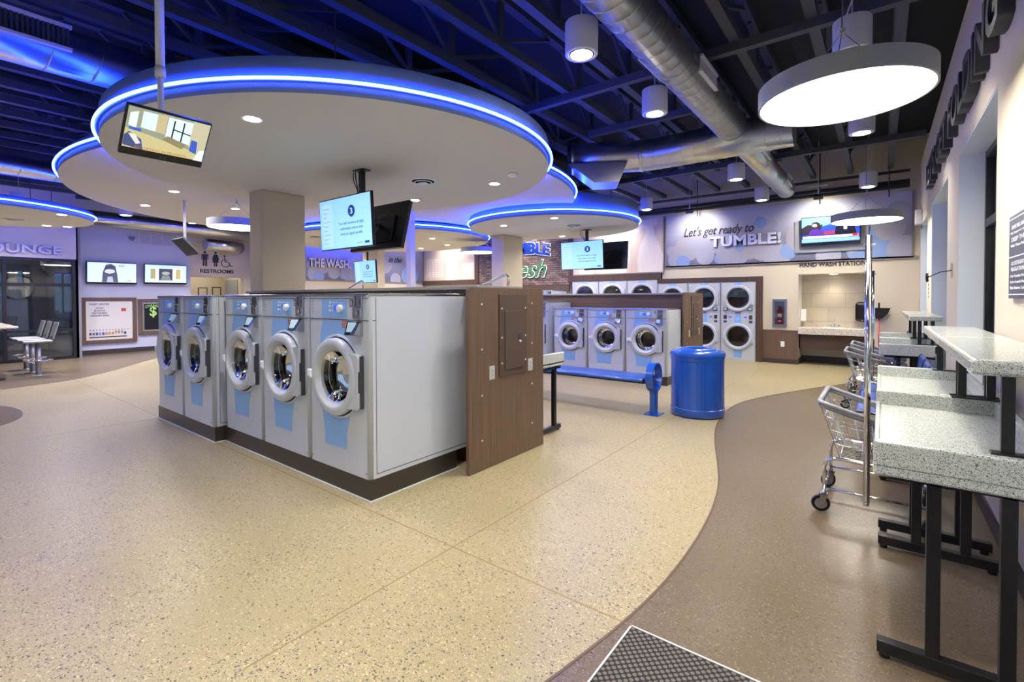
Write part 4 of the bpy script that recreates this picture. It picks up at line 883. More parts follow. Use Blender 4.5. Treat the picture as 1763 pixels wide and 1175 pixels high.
MB().lathe([(r-.07, .786), (r-.10, .81), (r-.15, .815), (r-.19, .80), (r-.19, .79), (r-.14, .795), (r-.09, .785)], (0, 0, 0), 'Z', 48, close=True).build('lid', M['bluep'], t)
MB().lathe([(r-.025, .02), (r-.025, .66), (r-.04, .66), (r-.04, .03), (.001, .03)], (0, 0, 0), 'Z', 32).build('liner', M['bluepd'], t)
for i in range(4): a = pi/4+i*pi/2; MB().cyl((cos(a)*.25, sin(a)*.25, 0.001), (cos(a)*.25, sin(a)*.25, .014), .02, 10).build('foot', M['black'], t)

# folding table on the back side of the near island
t = thing('island_table', 'white speckled table behind the near island, its end showing past the walnut panel', 'table', (-2.70, 4.12, 0))
b = MB().box(-2.4, .0, -.22, .30, .70, .75, .01).box(-.035, 0, -.22, .30, .72, .84, .008).box(-2.4, 0, -.22, -.185, .72, .84, .008).box(-2.4, -2.365, -.22, .30, .72, .84, .008); b.build('table_top', M['terr'], t)
for x in (-.05, -2.3):
    MB().box(x-.02, x+.02, .14, .185, .06, .70, .002).build('leg', M['black'], t); MB().box(x-.022, x+.022, -.2, .27, .018, .064, .003).build('foot_bar', M['black'], t)
    for y in (-.17, .24): MB().cyl((x, y, .001), (x, y, .018), .016, 8).build('levelling_foot', M['black'], t)
    MB().box(x-.02, x+.02, -.18, .27, .665, .70).build('top_bar', M['black'], t)
for x, y, l, s in ((-2.83, 3.3, 'bent chrome tube standing on the end of the near bulkhead counter', 1), (-4.95, 3.3, 'thin bent wire tube standing farther along the near bulkhead counter', .55)):
    t = thing('bent_tube', l, 'tube', (x, y, 1.5255)); k = (.012, .008)[s < 1]
    MB().tube([(-.06, 0, k), (.02, 0, .035), (.10, 0, .062), (.18, 0, .09), (.215, 0, .098), (.235, 0, .085), (.24, 0, .06), (.24, 0, .002)], k, 8).build('tube', M['chrome'], t)

# ---------------------------------------------------------------- entrance mat
mm = mat('ribbed_mat', '57514a', .85); N, L = nodes(mm); mp = N.new('ShaderNodeMapping'); mp.inputs['Rotation'].default_value = (0, 0, rad(45)); L.new(N['Texture Coordinate'].outputs['Object'], mp.inputs[0])
ck = N.new('ShaderNodeTexVoronoi'); ck.inputs['Scale'].default_value = 46; ck.inputs['Randomness'].default_value = 0; L.new(mp.outputs[0], ck.inputs[0]); rp = N.new('ShaderNodeValToRGB'); rp.color_ramp.elements[0].position = .57; rp.color_ramp.elements[1].position = .62
rp.color_ramp.elements[0].color = lin('6a635a'); rp.color_ramp.elements[1].color = lin('1b1917'); L.new(ck.outputs['Distance'], rp.inputs[0]); L.new(rp.outputs[0], N['Principled BSDF'].inputs['Base Color'])
t = thing('entrance_mat', 'dark textured entrance mat in a pale metal frame, at the bottom edge', 'mat', (-.842, 1.92, 0))
MB().box(.007, 1.355, -2.205, -.007, .001, .010).build('mat_surface', mm, t)
MB().box(0, .007, -2.21, 0, .001, .013).box(0, 1.36, -.007, 0, .001, .013).box(1.35, 1.362, -2.21, 0, .001, .013).box(0, 1.36, -2.212, -2.2, .001, .013).build('metal_frame', mat('anodised_frame', 'd9d9d4', .4), t)

# ---------------------------------------------------------------- banners, murals, lettering on the back wall
def circ(cx, cz, r, n=32, x0=-9e9, x1=9e9, z0=-9e9, z1=9e9): return [(min(max(cx+r*cos(2*pi*i/n), x0), x1), min(max(cz+r*sin(2*pi*i/n), z0), z1)) for i in range(n)]
ban = mat('bokeh_banner', '9a9cb0', .5); N, L = nodes(ban); sx = N.new('ShaderNodeSeparateXYZ'); L.new(N['Texture Coordinate'].outputs['Generated'], sx.inputs[0]); rp = N.new('ShaderNodeValToRGB')
e = rp.color_ramp.elements; e[0].position = 0; e[0].color = lin('66687c'); e[1].position = 1; e[1].color = lin('c4c5d2'); x = e.new(.45); x.color = lin('8f90a4'); L.new(sx.outputs[2], rp.inputs[0]); wv = N.new('ShaderNodeTexWave'); wv.inputs['Scale'].default_value = 9; wv.inputs['Distortion'].default_value = 3
mp = N.new('ShaderNodeMapping'); mp.inputs['Rotation'].default_value = (0, rad(40), 0); L.new(N['Texture Coordinate'].outputs['Object'], mp.inputs[0]); L.new(mp.outputs[0], wv.inputs[0]); mx = N.new('ShaderNodeMixRGB'); mx.blend_type = 'SOFT_LIGHT'; mx.inputs[0].default_value = .25; L.new(rp.outputs[0], mx.inputs[1]); L.new(wv.outputs[0], mx.inputs[2]); L.new(mx.outputs[0], N['Principled BSDF'].inputs['Base Color'])
c1, c2, c3 = mat('bokeh_pale', '9fa0b0', .5), mat('bokeh_warm', 'a19da6', .5), mat('bokeh_blue', '8098c4', .5)
def banner(name, label, L0, L1, z0, z1, facing, X, circles, cat='banner'):
    t = thing(name, label, cat, (L0, X, 0) if facing == '-Y' else (X, L0, 0), 0 if facing == '-Y' else pi/2); W = L1-L0
    MB().box(0, W, -.02, -.001, z0, z1).build('panel', ban, t)
    b = MB(); e = 0
    for (u, v, r, c) in circles:
        e += 1; b.mat(c).prism(circ(u*W, z0+v*(z1-z0), r, 36, 0.001, W-.001, z0+.001, z1-.001), -.0205-.0005*e, -.020)
    b.build('printed_circles', [c1, c2, c3], t)
    b = MB().box(0, W, -.03, .0, z0-.03, z0).box(W-.0, W+.03, -.03, 0, z0-.03, z1).box(-.02, 0, -.03, 0, z0-.03, z1); b.build('edge_trim', mat('taupe_rail', '8b8378', .5), t); return t
CC = [(.06, .12, .22, 0), (.03, .30, .12, 1), (.11, .33, .30, 1), (.2, .16, .2, 0), (.27, .10, .12, 2), (.19, .38, .33, 0), (.33, .22, .36, 0), (.40, .34, .34, 1), (.36, .30, .10, 2), (.47, .30, .34, 1), (.52, .08, .26, 0), (.57, .18, .17, 2), (.26, .28, .08, 0), (.29, .04, .05, 0), (.45, .72, .12, 2), (.50, .68, .09, 0), (.09, .07, .16, 2), (.62, .40, .3, 1), (.72, .06, .22, 0), (.86, .16, .36, 2), (.80, .12, .06, 0), (.93, .45, .24, 1), (.98, .10, .28, 0), (.96, .70, .2, 0), (.68, .75, .12, 0)]
T_ = banner('tumble_banner', 'long grey bokeh banner on the back wall over the dryers and sink', -4.20, .44, 2.185, 3.40, '-Y', BY, CC)
banner('wash_banner', 'grey bokeh banner at the far left behind the columns', 7.2, 11.6, 1.97, 3.4, '+X', -13.0, CC[:20])
yb = BY-.021
o = text('banner_script', "Let's get ready to", 1.52, .27, (-3.0, yb, 2.945), '-Y', M['dletter'], .02, shear=.35, label="dark italic words Let's get ready to on the tumble banner", cat='lettering')
o = text('banner_word', 'TUMBLE!', 1.46, .245, (-2.43, yb, 2.70), '-Y', (M['sletter'], M['dletter']), .045, bold=.035, label='raised silver word TUMBLE! on the bokeh banner', cat='lettering')
o.rotation_euler = (0, 0, 0)
o = text('hand_wash_lettering', 'HAND WASH STATION', 1.12, .088, (-.805, BY, 2.092), '-Y', M['dletter'], .012, bold=.02, label='dark letters HAND WASH STATION above the alcove', cat='lettering')
o = text('wash_lettering', 'THE WASH.', 1.35, .26, (-12.975, 7.94, 2.46), '+X', (M['sletter'], M['dletter']), .045, bold=.03, label='raised silver words THE WASH. on the far left banner', cat='lettering')
o = text('wash_script', 'in the', .56, .2, (-12.975, 10.36, 2.72), '+X', M['dletter'], .015, shear=.35, label='dark italic words ending in the, on the far left banner', cat='lettering')
# wood murals
def mural(label, x0, x1, z0, z1, shapes, fr, marks=()):
    t = thing('wood_mural', label, 'mural', (x0, BY, 0), group='pale wood murals with laundry silhouettes'); W = x1-x0
    MB().box(0, W, -.03, 0, z0, z1).build('panel', M['maple'], t)
    b = MB()
    for i, P in enumerate(shapes): b.prism([(u*W, z0+v*(z1-z0)) for u, v in P], -.0315-.0006*i, -.03)
    b.mat(1)
    for q in marks: b.box(q[0], q[1], -.036, -.0325, q[2], q[3])
    b.build('silhouette', [M['maple2'], M['maple']], t)
    b = MB()
    for a in fr: b.box(a[0], a[1], -.06, 0, a[2], a[3])
    b.build('frame', M['woodd'], t); b = MB().box(0, W, -.045, 0, z0-.025, z0).box(W-.02, W, -.0449, 0, z0, z1); b.build('edge_trim', mat('taupe_rail', '8b8378', .5), t); return t
jug = [(.30, .0), (.62, .0), (.66, .3), (.64, .55), (.60, .72), (.52, .84), (.52, .90), (.54, .9), (.54, .99), (.38, .99), (.38, .9), (.40, .9), (.40, .84), (.32, .70), (.29, .5), (.28, .2)]
spray = [(.74, .0), (.98, .0), (.99, .3), (.94, .55), (.90, .7), (.89, .82), (.93, .86), (.93, .97), (.72, .97), (.70, .88), (.74, .86), (.71, .74), (.73, .73), (.79, .84), (.82, .80), (.81, .68), (.76, .5), (.73, .25)]
basket = [(.05, .62), (.03, .5), (.08, .0), (.24, .0), (.27, .5), (.25, .62)]
mural('pale wood mural with bottle silhouettes above the raised dryers', -6.82, -4.24, 2.06, 3.42, [jug, spray, basket], [(-.14, 0, 1.87, 3.42)])
mb_ = [[(.06, .10), (.40, .10), (.40, .62), (.06, .62)], [(.46, .0), (.68, .0), (.70, .5), (.64, .8), (.64, .99), (.52, .99), (.52, .8), (.45, .5)], [(.78, .05), (.93, .05), (.98, .45), (.75, .45)], [(.70, .62), (.72, .58), (.97, .92), (.95, .96)], [(.70, .62), (.74, .62), (.78, .98), (.74, .98)]]
mural('farther pale wood mural with a waffle towel and basket silhouette', -12.95, -10.5, 2.03, 3.25, mb_, [(2.45, 2.62, 1.87, 3.3)], [(.20+i*.155, .28+i*.155, 2.18+j*.085, 2.225+j*.085) for i in range(5) for j in range(7)])
bk = mat('dark_brick', '6b5a52', .85); N, L = nodes(bk); br = N.new('ShaderNodeTexBrick'); br.inputs['Scale'].default_value = 1; br.inputs['Brick Width'].default_value = .21; br.inputs['Row Height'].default_value = .062; br.inputs['Mortar Size'].default_value = .008; br.inputs['Bias'].default_value = -.2
br.inputs['Color1'].default_value = lin('8a7266'); br.inputs['Color2'].default_value = lin('453a3a'); br.inputs['Mortar'].default_value = lin('3a3436'); mp = N.new('ShaderNodeMapping'); mp.inputs['Rotation'].default_value = (pi/2, 0, 0); L.new(N['Texture Coordinate'].outputs['Object'], mp.inputs[0]); L.new(mp.outputs[0], br.inputs[0])
q = N.new('ShaderNodeTexNoise'); q.inputs['Scale'].default_value = 4.5; L.new(N['Texture Coordinate'].outputs['Object'], q.inputs[0]); mx = N.new('ShaderNodeMixRGB'); mx.blend_type = 'OVERLAY'; mx.inputs[0].default_value = .7; L.new(br.outputs[0], mx.inputs[1]); L.new(q.outputs[0], mx.inputs[2]); L.new(mx.outputs[0], N['Principled BSDF'].inputs['Base Color'])
bp = N.new('ShaderNodeBump'); bp.inputs['Strength'].default_value = .6; bp.inputs['Distance'].default_value = .01; L.new(br.outputs['Fac'], bp.inputs['Height']); bp.invert = True; L.new(bp.outputs[0], N['Principled BSDF'].inputs['Normal'])
t = thing('brick_feature', 'dark brick wall panel with the blue and green shop lettering', 'brick panel', (-10.33, BY, 0)); MB().box(0, 3.36, -.025, 0, 1.802, 3.3).build('brick_face', bk, t)
yb = BY-.03
def halo(name, s, w, h, loc, m, lab, **k):
    t = thing(name, lab, 'lettering', loc); z = Matrix.Identity(4)
    MB().merge(text_bm(s, w*1.015, h*1.06, .012, **dict(k, bold=k.get('bold', 0)+.012)), Matrix.Translation((0, -.002, 0))).build('backlight', M['led'], t)
    MB().merge(text_bm(s, w, h, .05, **k), Matrix.Translation((0, -.004, 0))).build('letter_face', m, t); return t
halo('sign_word', 'TUMBLE', 1.85, .36, (-8.50, yb, 2.80), M['navy'], 'backlit blue word TUMBLE on the brick panel', bold=.045, arc=.10)
halo('sign_script', 'Fresh', 1.7, .50, (-8.55, yb, 2.28), M['green'], 'backlit green script word Fresh on the brick panel', shear=.4, bold=.0)
# wall television
t = thing('wall_television', 'television showing a news programme on the tumble banner', 'television', (-.83, BY-.13, 2.765)); A4 = T4((0, 0, 0), 0, rad(3)); W, H_ = 1.0, .58
tvframe(t, W, H_, A4, .05, mat('news_backdrop', '2740b0', .2, emit='2c48c8', es=.8), .015, .04); MB().box(-.62, .62, .078, .096, -.42, .24).build('mount_panel', M['grey'], t)
def V(P): return [((u-.5)*.97, (v-.5)*.51+.02) for u, v in P]
pic(t, A4, [('6fb4c8', .8, V([(0, .55), (.35, .62), (.9, .9), (.9, 1), (0, 1)])), ('2c2430', .5, V([(0, .30), (.12, .34), (.3, .3), (.38, .7), (.10, .72), (0, .6)])), ('b02848', .8, V([(.40, .30), (.60, .32), (.60, .44), (.40, .42)])), ('4a2a8a', .7, V([(.10, .24), (.42, .24), (.38, .46), (.27, .56), (.16, .5)])),
 ('c89a86', .8, V(circ(.24, .68, .055))), ('241a1c', .5, V([(.17, .66), (.19, .8), (.27, .83), (.33, .75), (.33, .5), (.28, .58), (.27, .74), (.21, .76)])), ('16182a', .5, V([(.58, .26), (.95, .26), (.92, .56), (.82, .72), (.70, .72), (.60, .56)])), ('dfe6f4', .9, V([(.74, .46), (.79, .46), (.80, .72), (.72, .72)])),
 ('e8ecf4', 1, V([(.02, .17), (.98, .17), (.98, .26), (.02, .26)])), ('7fb0c4', .8, V([(0, .02), (1, .02), (1, .15), (0, .15)])), ('c02838', .9, V([(.88, .18), (.97, .18), (.97, .28), (.88, .28)]))], 'news_picture')
# ---------------------------------------------------------------- hand wash alcove
t = thing('sink_counter', 'speckled granite counter in the hand wash alcove', 'counter', (-.79, 11.60, 0))
MB().box(-.59, .585, -.02, .63, .745, .785, .008).box(-.59, .585, -.02, .02, .645, .75, .008).box(-.59, .585, .60, .63, .785, .86, .004).build('counter_top', M['terrc'], t)
MB().lathe([(.20, .786), (.19, .78), (.15, .74), (.02, .70)], (0.02, .30, 0), 'Z', 28, 1, .75).build('basin', M['white'], t)
t = thing('alcove_apron', 'walnut apron panel under the granite counter', 'panel', (-.79, 11.75, 0)); MB().box(-.59, .585, 0, .02, .33, .644).build('apron_board', M['woodh'], t); MB().box(-.59, -.57, 0, .45, .33, .644).build('side_board', M['woodh'], t)
t = thing('faucet', 'small chrome faucet on the granite counter', 'faucet', (-.775, 12.08, .786))
MB().cyl((0, 0, 0), (0, 0, .02), .02, 12).tube([(0, 0, .01), (0, 0, .14), (0, -.03, .165), (0, -.09, .16), (0, -.10, .14)], .009, 8).build('spout', M['chrome'], t); MB().box(-.085, .085, -.02, .02, 0, .012, .004).build('deck_plate', M['chrome'], t)
for s in (-.07, .07): MB().cyl((s, 0, .012), (s, 0, .04), .013, 10).box(s-.03, s+.03, -.006, .006, .04, .05, .002).build('handle', M['chrome'], t)
o = MB().box(0, .10, -.06, .06, -.13, .13, .02).build('soap_dispenser', M['white'], None, (AX0+.001, 12.05, 1.03)); tag(o, 'white soap dispenser on the left side of the alcove', 'soap dispenser')
t = thing('towel_dispenser', 'black paper towel dispenser on the right side of the alcove', 'towel dispenser', (-.201, 12.0, 1.12)); MB().box(-.22, 0, -.13, .13, -.20, .20, .06).build('case', M['blackp'], t)
for s in (.03, .075): MB().cyl((-.13+s, -.125, -.17), (-.13+s, -.14, -.17), .010, 8).build('indicator', M['white'], t)
t = thing('alcove_downlight', 'recessed light in the alcove ceiling', 'ceiling lamp', (-.79, 11.95, 1.899)); MB().lathe([(.07, -.004), (.05, -.006), (.001, -.006)], (0, 0, 0), 'Z', 24).build('lens', M['glow'], t); light('alcove_light', 'SPOT', (0, .0, -.015), 16, t, .03, (1, .90, .72), 120)
# fire extinguisher cabinet
t = thing('extinguisher_cabinet', 'grey wall cabinet holding a red fire extinguisher', 'cabinet', (-1.725, BY, 1.085))
MB().box(-.135, .135, -.05, 0, -.295, -.25).box(-.135, .135, -.05, 0, .25, .295).box(-.135, -.095, -.05, 0, -.25, .25).box(.095, .135, -.05, 0, -.25, .25).box(-.1, .1, -.006, 0, -.26, .26).build('cabinet_box', M['steel'], t); MB().box(-.097, .097, -.044, -.041, -.25, .25).build('clear_door', glassm('cabinet_glass', (.9, .9, .9), .04), t)
t = thing('fire_extinguisher', 'red fire extinguisher inside the grey cabinet', 'fire extinguisher', (-1.725, BY-.006, .845))
MB().lathe([(.001, .0), (.05, .0), (.055, .01), (.055, .27), (.045, .31), (.02, .33), (.02, .35)], (0, -.0, 0), 'Z', 20, 1, .28).build('cylinder', M['reds'], t).location = (0, -.018, .0); MB().box(-.038, .038, -.036, -.033, .15, .22).box(-.03, .03, -.036, -.033, .05, .08).build('paper_label', M['white'], t)
MB().box(-.02, .03, -.03, -.008, .35, .375).box(-.045, -.015, -.03, -.012, .365, .378).build('valve', M['blackp'], t); MB().tube([(.03, -.02, .36), (.06, -.022, .33), (.062, -.022, .25), (.058, -.022, .12)], .006, 6).build('hose', M['blackp'], t)
t = thing('wall_outlet', 'beige outlet plate on the low walnut wainscot', 'outlet', (-1.667, BY-.021, .415)); MB().box(-.036, .036, -.006, 0, -.058, .058, .003).build('plate', M['white'], t)
for z in (.02, -.02): MB().box(-.014, .014, -.008, -.006, z-.012, z+.012, .002).build('socket', M['offw'], t)
t = thing('broom', 'upside-down broom with a red handle leaning in the far right corner', 'broom', (-.02, 11.56, 0)); MB().cyl((-.01, 0, .002), (-.015, 0, 1.02), .012, 8).build('handle', M['reds'], t)
MB().prism([(-.13, 1.21), (.16, 1.21), (.12, 1.10), (.03, 1.0), (-.06, 1.0), (-.11, 1.1)], -.03, .03).build('bristle_head', M['blackp'], t); MB().box(-.03, .0, -.02, .02, 1.2, 1.31).build('hook', M['blackp'], t)
# ---------------------------------------------------------------- window wall dressing
o = text('window_wall_lettering', "LET'S GET FOLDING", 5.2, .34, (RX, 6.25, 3.08), '-X', M['dletter'], .07, bold=.02, label='large dark raised letters high on the window wall', cat='lettering')
t = thing('notice_board', 'dark notice board with pale lines of text at the right edge', 'notice board', (RX, 3.61, 1.62), -pi/2, None)
MB().box(0, .55, -.018, 0, -.21, .215).build('board', mat('slate_board', '4d4f5c', .5), t)
b = MB().box(.004, .546, -.0195, -.018, .195, .2).box(.004, .546, -.0195, -.018, -.192, -.186).box(.004, .546, -.0195, -.018, .0, .006).build('rule_line', M['white'], t)
nb = ['FREE REFILLS', 'My Surgeon Said', 'KEEP IT CLEAN', 'With These Rules', 'NO OVERLOADING', 'MACHINES', 'Our Promise Now', 'Drive Safely Here', 'No Mess Allowed']
for i, (s, z, h) in enumerate((('DRIVE BIG AND', .155, .02), ('My Support And', .125, .014), ('DEEP THE', .092, .022), ('With These Rules', .06, .014), ('ALL DETERGENTS', -.03, .02), ('REGULATIONS', -.06, .02), ('Our Promise Note', -.095, .014), ('Entire Loads Here', -.125, .014), ('No Items Left', -.155, .016))):
    MB().merge(text_bm(s, .34 if h < .018 else .30, h, .0006, bold=.02), Matrix.Translation((.21, -.0182, z))).build('text_line', M['white'], t)
t = thing('wall_plate_cable', 'coiled black cable hanging from a small plate between the windows', 'cable', (RX, 6.38, 1.68))
MB().box(-.006, 0, -.03, .10, -.07, .07, .002).build('plate', M['steel'], t); P = [(-.004, .03, 0), (-.08, .06, -.01), (-.14, .15, -.04)]
for k in range(26): a = k*2*pi/11; P.append((-.17-.005*(k/11), .20+.055*cos(a), -.06+.045*sin(a)))
MB().tube(P, .005, 6).build('coil', M['blackp'], t)
t = thing('wall_speaker', 'small white box speaker high in the far right corner', 'speaker', (RX, 10.9, 2.80)); MB().box(-.10, 0, -.08, .08, -.13, .13, .015).build('case', M['offw'], t); MB().box(-.02, 0, -.03, .03, -.2, -.13).build('bracket', M['grey'], t)
o = text('vertical_lettering', 'LAUNDRY', .48, .05, (RX, 9.35, 1.6), '-X', M['dgrey'], .004); o.rotation_euler = (0, 0, 0)
bpy.data.objects.remove(o)
t = thing('vertical_sign', 'small dark letters stacked down the pier between the far windows', 'lettering', (RX, 9.35, 1.6), -pi/2)
for i, ch in enumerate('LAUNDRY'): MB().merge(text_bm(ch, .035, .038, .004), Matrix.Translation((0, 0, .18-i*.06))).build('letter', M['dgrey'], t)
# ---------------------------------------------------------------- far left: lounge, vending wall, restrooms
o = text('lounge_lettering', 'LOUNGE', 1.36, .20, (LX, 1.765, 2.56), '+X', (M['lletter'], M['fascia']), .06, bold=.03, label='raised letters LOUNGE, coloured as lit lavender, over the glazed front', cat='lettering')
def wallpanel(name, label, y0, y1, z0, z1, cat, inset=.09):
    t = thing(name, label, cat, (-15.9, y0, z0), pi/2); W, H_ = y1-y0, z1-z0
    MB().box(0, W, -.05, 0, 0, inset).box(0, W, -.05, 0, H_-inset, H_).box(0, inset, -.05, 0, inset, H_-inset).box(W-inset, W, -.05, 0, inset, H_-inset).build('wood_frame', M['wood'], t); return t, W, H_
t, W, H_ = wallpanel('soap_vending_machine', 'white soap vending machine in a walnut frame on the lavender wall', 2.87, 4.0, .28, 1.46, 'vending machine')
MB().box(.09, W-.09, -.035, 0, .09, H_-.09).build('front_panel', M['offw'], t)
b = MB(); b.merge(text_bm('SOAP CENTER', .40, .045, .003, bold=.02), Matrix.Translation((.36, -.0355, H_-.17)))
for i, s in enumerate(('SOAP', 'BLEACH', 'SOFTENERS', 'LAUNDRY BAGS')): b.merge(text_bm(s, (.15, .21, .30, .38)[i], .042, .003, bold=.02), Matrix.Translation((.36, -.0355, H_-.27-i*.065)))
b.build('printed_words', mat('faded_navy_print', '5a6288', .5), t)
MB().box(.80, .90, -.037, -.035, H_-.36, H_-.28).build('red_logo', M['red'], t)
b = MB()
for i in range(13): b.cyl((.17+i*.064, -.045, .345), (.17+i*.064, -.035, .345), .010, 10)
b.build('button', M['blackp'], t); 
pk = ['7a4a52', '6a6a94', '46568a', '8a8ab0', '3c5ca0', 'c08a5a', 'c89468', 'c08a5a', 'c89060', 'b88858', '9aa0a4', '404a5c']
for i, c in enumerate(pk): MB().box(.15+i*.064, .195+i*.064, -.04, -.035, .215+(.03 if 7 < i < 11 else 0), .285+(.03 if 7 < i < 11 else 0)).build('product_picture', mat('pack_'+c, c, .5), t)
MB().box(.15, W-.22, -.045, -.035, .155, .175).build('delivery_slot', M['dgrey'], t)
t, W, H_ = wallpanel('change_machine', 'dark change machine with a green dollar sign in a walnut frame, half behind the washers', 4.04, 4.66, .45, 1.42, 'change machine')
MB().box(.09, W-.09, -.03, 0, .09, H_-.09).build('steel_surround', M['steel'], t); MB().box(.13, W-.1, -.036, -.03, .13, H_-.14).build('front_panel', M['blackp'], t)
gm = mat('green_print', '9cc070', .5, emit='8cc058', es=.35); b = MB(); b.merge(text_bm('$', .16, .30, .003, bold=.02), Matrix.Translation((W/2+.02, -.0365, H_-.36))); b.build('dollar_sign', gm, t)
b = MB(); b.merge(text_bm('CHANGE', .34, .07, .003, bold=.02, arc=.04), Matrix.Translation((W/2+.01, -.0365, H_-.22))); b.build('printed_word', gm, t)
def walltv(label, y0, y1, z0, z1, polys):
    W, H_ = y1-y0, z1-z0; t = thing('wall_television', label, 'television', (-15.78, (y0+y1)/2, (z0+z1)/2)); A4 = T4((0, 0, 0), pi/2, rad(4))
    tvframe(t, W, H_, A4, .05, scr_w, .015, .03); MB().box(-.12, -.075, -.15, .15, -.15, .15).build('wall_bracket', M['black'], t)
    pic(t, A4, [(c, e, [((u-.5)*W*.95, (v-.5)*H_*.86+.01) for u, v in P]) for c, e, P in polys]); return t
walltv('left television on the lavender wall, showing a smiling long-haired person in grey tones', 2.97, 4.0, 1.81, 2.37, [('cfe6f0', 1, [(0, 0), (1, 0), (1, 1), (0, 1)]), ('5c6470', .6, [(.28, .0), (.30, .55), (.36, .92), (.47, .98), (.56, .86), (.60, .4), (.62, .0)]), ('d8d8dc', .9, circ(.44, .58, .11)), ('f4f6f8', 1, [(.39, .5), (.49, .5), (.44, .44)]), ('4a525c', .6, [(.33, .55), (.36, .82), (.47, .9), (.55, .8), (.5, .76), (.42, .78), (.36, .66)]), ('b8c0c8', .9, [(.38, 0), (.52, 0), (.5, .3), (.4, .3)]), ('46525c', .7, [(.62, .86), (.76, .86), (.76, .9), (.62, .9)]), ('7cc0c0', .9, [(.80, .06), (.9, .06), (.9, .12), (.8, .12)])])
walltv('right television on the lavender wall, showing a picture between yellow blocks', 4.16, 5.16, 1.83, 2.37, [('c4e0ec', 1, [(0, 0), (1, 0), (1, 1), (0, 1)]), ('eef4f6', 1, [(.12, .1), (.9, .1), (.9, .82), (.12, .82)]), ('b4ac70', .8, [(.12, .2), (.24, .2), (.24, .8), (.12, .8)]), ('4c565c', .6, [(.32, .12), (.66, .12), (.66, .82), (.32, .82)]), ('b4b8b4', .8, circ(.49, .55, .10)), ('8c948c', .7, [(.36, .14), (.62, .14), (.57, .42), (.41, .42)]), ('c4ba78', .8, [(.74, .2), (.86, .2), (.86, .8), (.74, .8)])])
t = thing('return_air_grille', 'white return air grille high on the lavender wall', 'grille', (-15.9, 4.06, 2.90), pi/2); MB().box(0, 1.1, -.012, 0, 0, .36).build('grille_plate', M['offw'], t)
for j in range(4):
    for i in range(9): MB().box(.04+j*.262, .275+j*.262, -.020, -.012, .03+i*.035, .045+i*.035).build('louvre', mat('louvre_grey', 'a9adba', .6), t)
t = thing('security_camera', 'small security camera on the lavender wall', 'camera', (-15.9, 3.92, 3.05)); MB().box(0, .10, -.06, .06, -.02, .04, .01).lathe([(.05, -.02), (.04, -.06), (.001, -.075)], (.07, 0, 0), 'Z', 16).build('housing', M['grey'], t)
o = text('restroom_lettering', 'RESTROOMS', .92, .115, (-15.9, 6.0, 2.25), '+X', M['dletter'], .012, bold=.02, label='dark letters RESTROOMS on the cream bulkhead', cat='lettering')
t = thing('restroom_symbols', 'dark man, woman and wheelchair symbols over the word restrooms', 'symbols', (-15.9, 5.67, 2.39), pi/2)
def man(dress):
    b = MB(); b.prism(circ(0, .41, .035, 16), -.01, 0)
    if not dress: b.prism([(-.09, .36), (.09, .36), (.09, .20), (.07, .20), (.07, .32), (.055, .32), (.055, 0), (.01, 0), (.01, .18), (-.01, .18), (-.01, 0), (-.055, 0), (-.055, .32), (-.07, .32), (-.07, .20), (-.09, .20)], -.01, 0)
    else: b.prism([(-.05, .36), (.05, .36), (.10, .21), (.08, .20), (.055, .29), (.09, .12), (.045, .12), (.045, 0), (.01, 0), (.01, .12), (-.01, .12), (-.01, 0), (-.045, 0), (-.045, .12), (-.09, .12), (-.055, .29), (-.08, .20), (-.10, .21)], -.01, 0)
    return b
man(0).build('man_symbol', M['dletter'], t); man(1).build('woman_symbol', M['dletter'], t).location = (.29, 0, 0)
b = MB(); b.prism(circ(-.03, .33, .028, 14), -.01, 0); b.tube([(-.03, -.005, .29), (-.02, -.005, .16), (.08, -.005, .15), (.14, -.005, .03), (.19, -.005, .04)], .012, 6); b.tube([(-.02, -.005, .21), (.06, -.005, .21)], .010, 6)
b.tube([(.0+.12*cos(rad(a)), -.005, .12+.12*sin(rad(a))) for a in range(125, 341, 15)], .011, 6); b.build('wheelchair_symbol', M['dletter'], t).location = (.57, 0, .0)
for i, (y, z0, z1) in enumerate(((6.2, 1.3, 1.80), (6.62, 1.3, 1.82))):
    t = thing('framed_notice', ('left', 'right')[i]+' small framed notice in the restroom hall', 'frame', (-18.0, y, z0)); MB().box(0, .02, 0, .28, 0, z1-z0).build('frame_rim', M['frame'], t); MB().box(.02, .022, .03, .25, .03, z1-z0-.03).build('sheet', M['beige'], t)
t = thing('restroom_door', 'grey door at the right of the restroom hall', 'door', (-16.0, 6.98, 0)); MB().box(-.95, 0, 0, .018, .01, 2.05).build('door_leaf', M['grey'], t).location = (-.9, 0, 0); MB().cyl((-1.75, -.05, 1.0), (-1.75, 0, 1.0), .02, 10).build('door_knob', M['steel'], t)
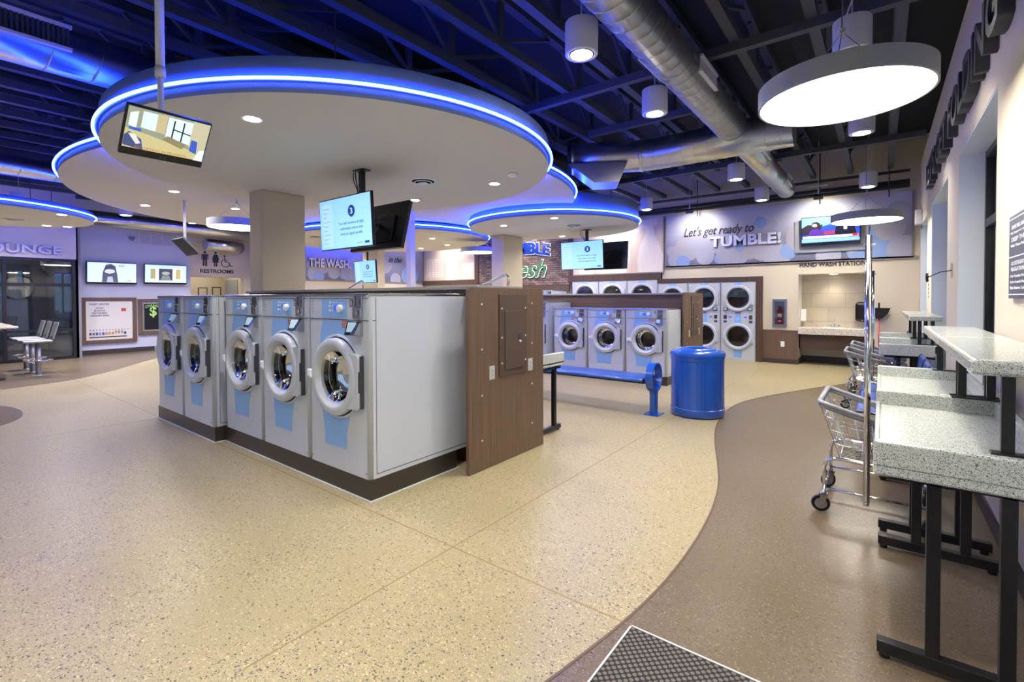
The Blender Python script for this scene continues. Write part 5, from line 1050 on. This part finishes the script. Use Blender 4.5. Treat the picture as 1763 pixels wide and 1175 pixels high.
# stools and counter at left
def stool(label, loc):
    t = thing('bar_stool', label, 'stool', loc, 0, 'fixed metal stools with low backs'); al_ = mat('cast_aluminium', 'a6a9ac', .35, .8)
    MB().lathe([(.11, .0015), (.11, .01), (.05, .02), (.045, .03)], (0, 0, 0), 'Z', 20).build('floor_flange', al_, t); MB().cyl((0, 0, .02), (0, 0, .62), .042, 16).build('column', al_, t)
    MB().box(-.19, .19, -.22, .18, .62, .665, .015).build('seat', al_, t)
    MB().box(-.17, .17, -.014, .014, 0, .33, .012, Matrix.Translation((0, .18, .67)) @ Matrix.Rotation(rad(-14), 4, 'X')).build('backrest', al_, t)
    for s in (-.1, .1): MB().box(s-.015, s+.015, .16, .19, .65, .73).build('back_bracket', M['dgrey'], t)
    b = MB().tube([(.20*cos(2*pi*i/24), .20*sin(2*pi*i/24), .30) for i in range(24)], .009, 6, True)
    for a in (0, 90, 180, 270): b.cyl((0.03*cos(rad(a)), .03*sin(rad(a)), .24), (.2*cos(rad(a)), .2*sin(rad(a)), .30), .007, 6)
    b.build('footrest_ring', M['chrome'], t); return t
s0 = stool('nearest of three fixed metal stools in front of the glazed lounge', (-12.32, 1.62, 0)); dup(s0, (-12.95, 1.62, 0), 'middle fixed metal stool in front of the glazed lounge'); dup(s0, (-13.6, 1.62, 0), 'farthest fixed metal stool, closest to the lounge glass')
t = thing('bar_counter', 'pale stone-topped bar counter at the left edge by the stools', 'counter', (-13.1, .95, 0)); MB().box(-1.1, 1.0, -.45, .40, .90, .94, .015).build('counter_top', M['terrc'], t)
for x in (-.9, .8): MB().cyl((x, 0, .02), (x, 0, .90), .05, 14).build('leg', M['black'], t); MB().lathe([(.25, .001), (.25, .015), (.06, .03)], (x, 0, 0), 'Z', 24).build('base_plate', M['black'], t)
t = thing('wall_clock', 'round wall clock ring inside the lounge', 'clock', (-18.99, 3.12-1.0, 1.75)); MB().lathe([(.36, .0), (.36, .03), (.31, .03), (.31, .0)], (0, 0, 0), 'X', 32, close=True).build('clock_ring', M['dgrey'], t); MB().box(.005, .01, -.008, .008, -.02, .25).box(.005, .01, -.01, .16, -.008, .008).build('clock_hands', M['dgrey'], t); MB().lathe([(.31, .0), (.31, .004), (.001, .004)], (0, 0, 0), 'X', 32).build('clock_face', M['offw'], t)
t = thing('lounge_lamp', 'round ceiling lamp inside the lounge', 'ceiling lamp', (-17.2, .8, 2.95)); MB().lathe([(.3, .049), (.3, .0), (.001, .0)], (0, 0, 0), 'Z', 32).build('diffuser', M['glow'], t); light('lounge_light', 'AREA', (0, 0, -.02), 14, t, .5)
t = thing('restroom_hall_lamp', 'recessed lamp in the restroom hall ceiling', 'ceiling lamp', (-17.1, 6.1, 2.846)); MB().lathe([(.08, .003), (.08, .0), (.001, .0)], (0, 0, 0), 'Z', 24).build('lens', M['glow'], t); light('hall_light', 'AREA', (0, 0, -.02), 14, t, .12)
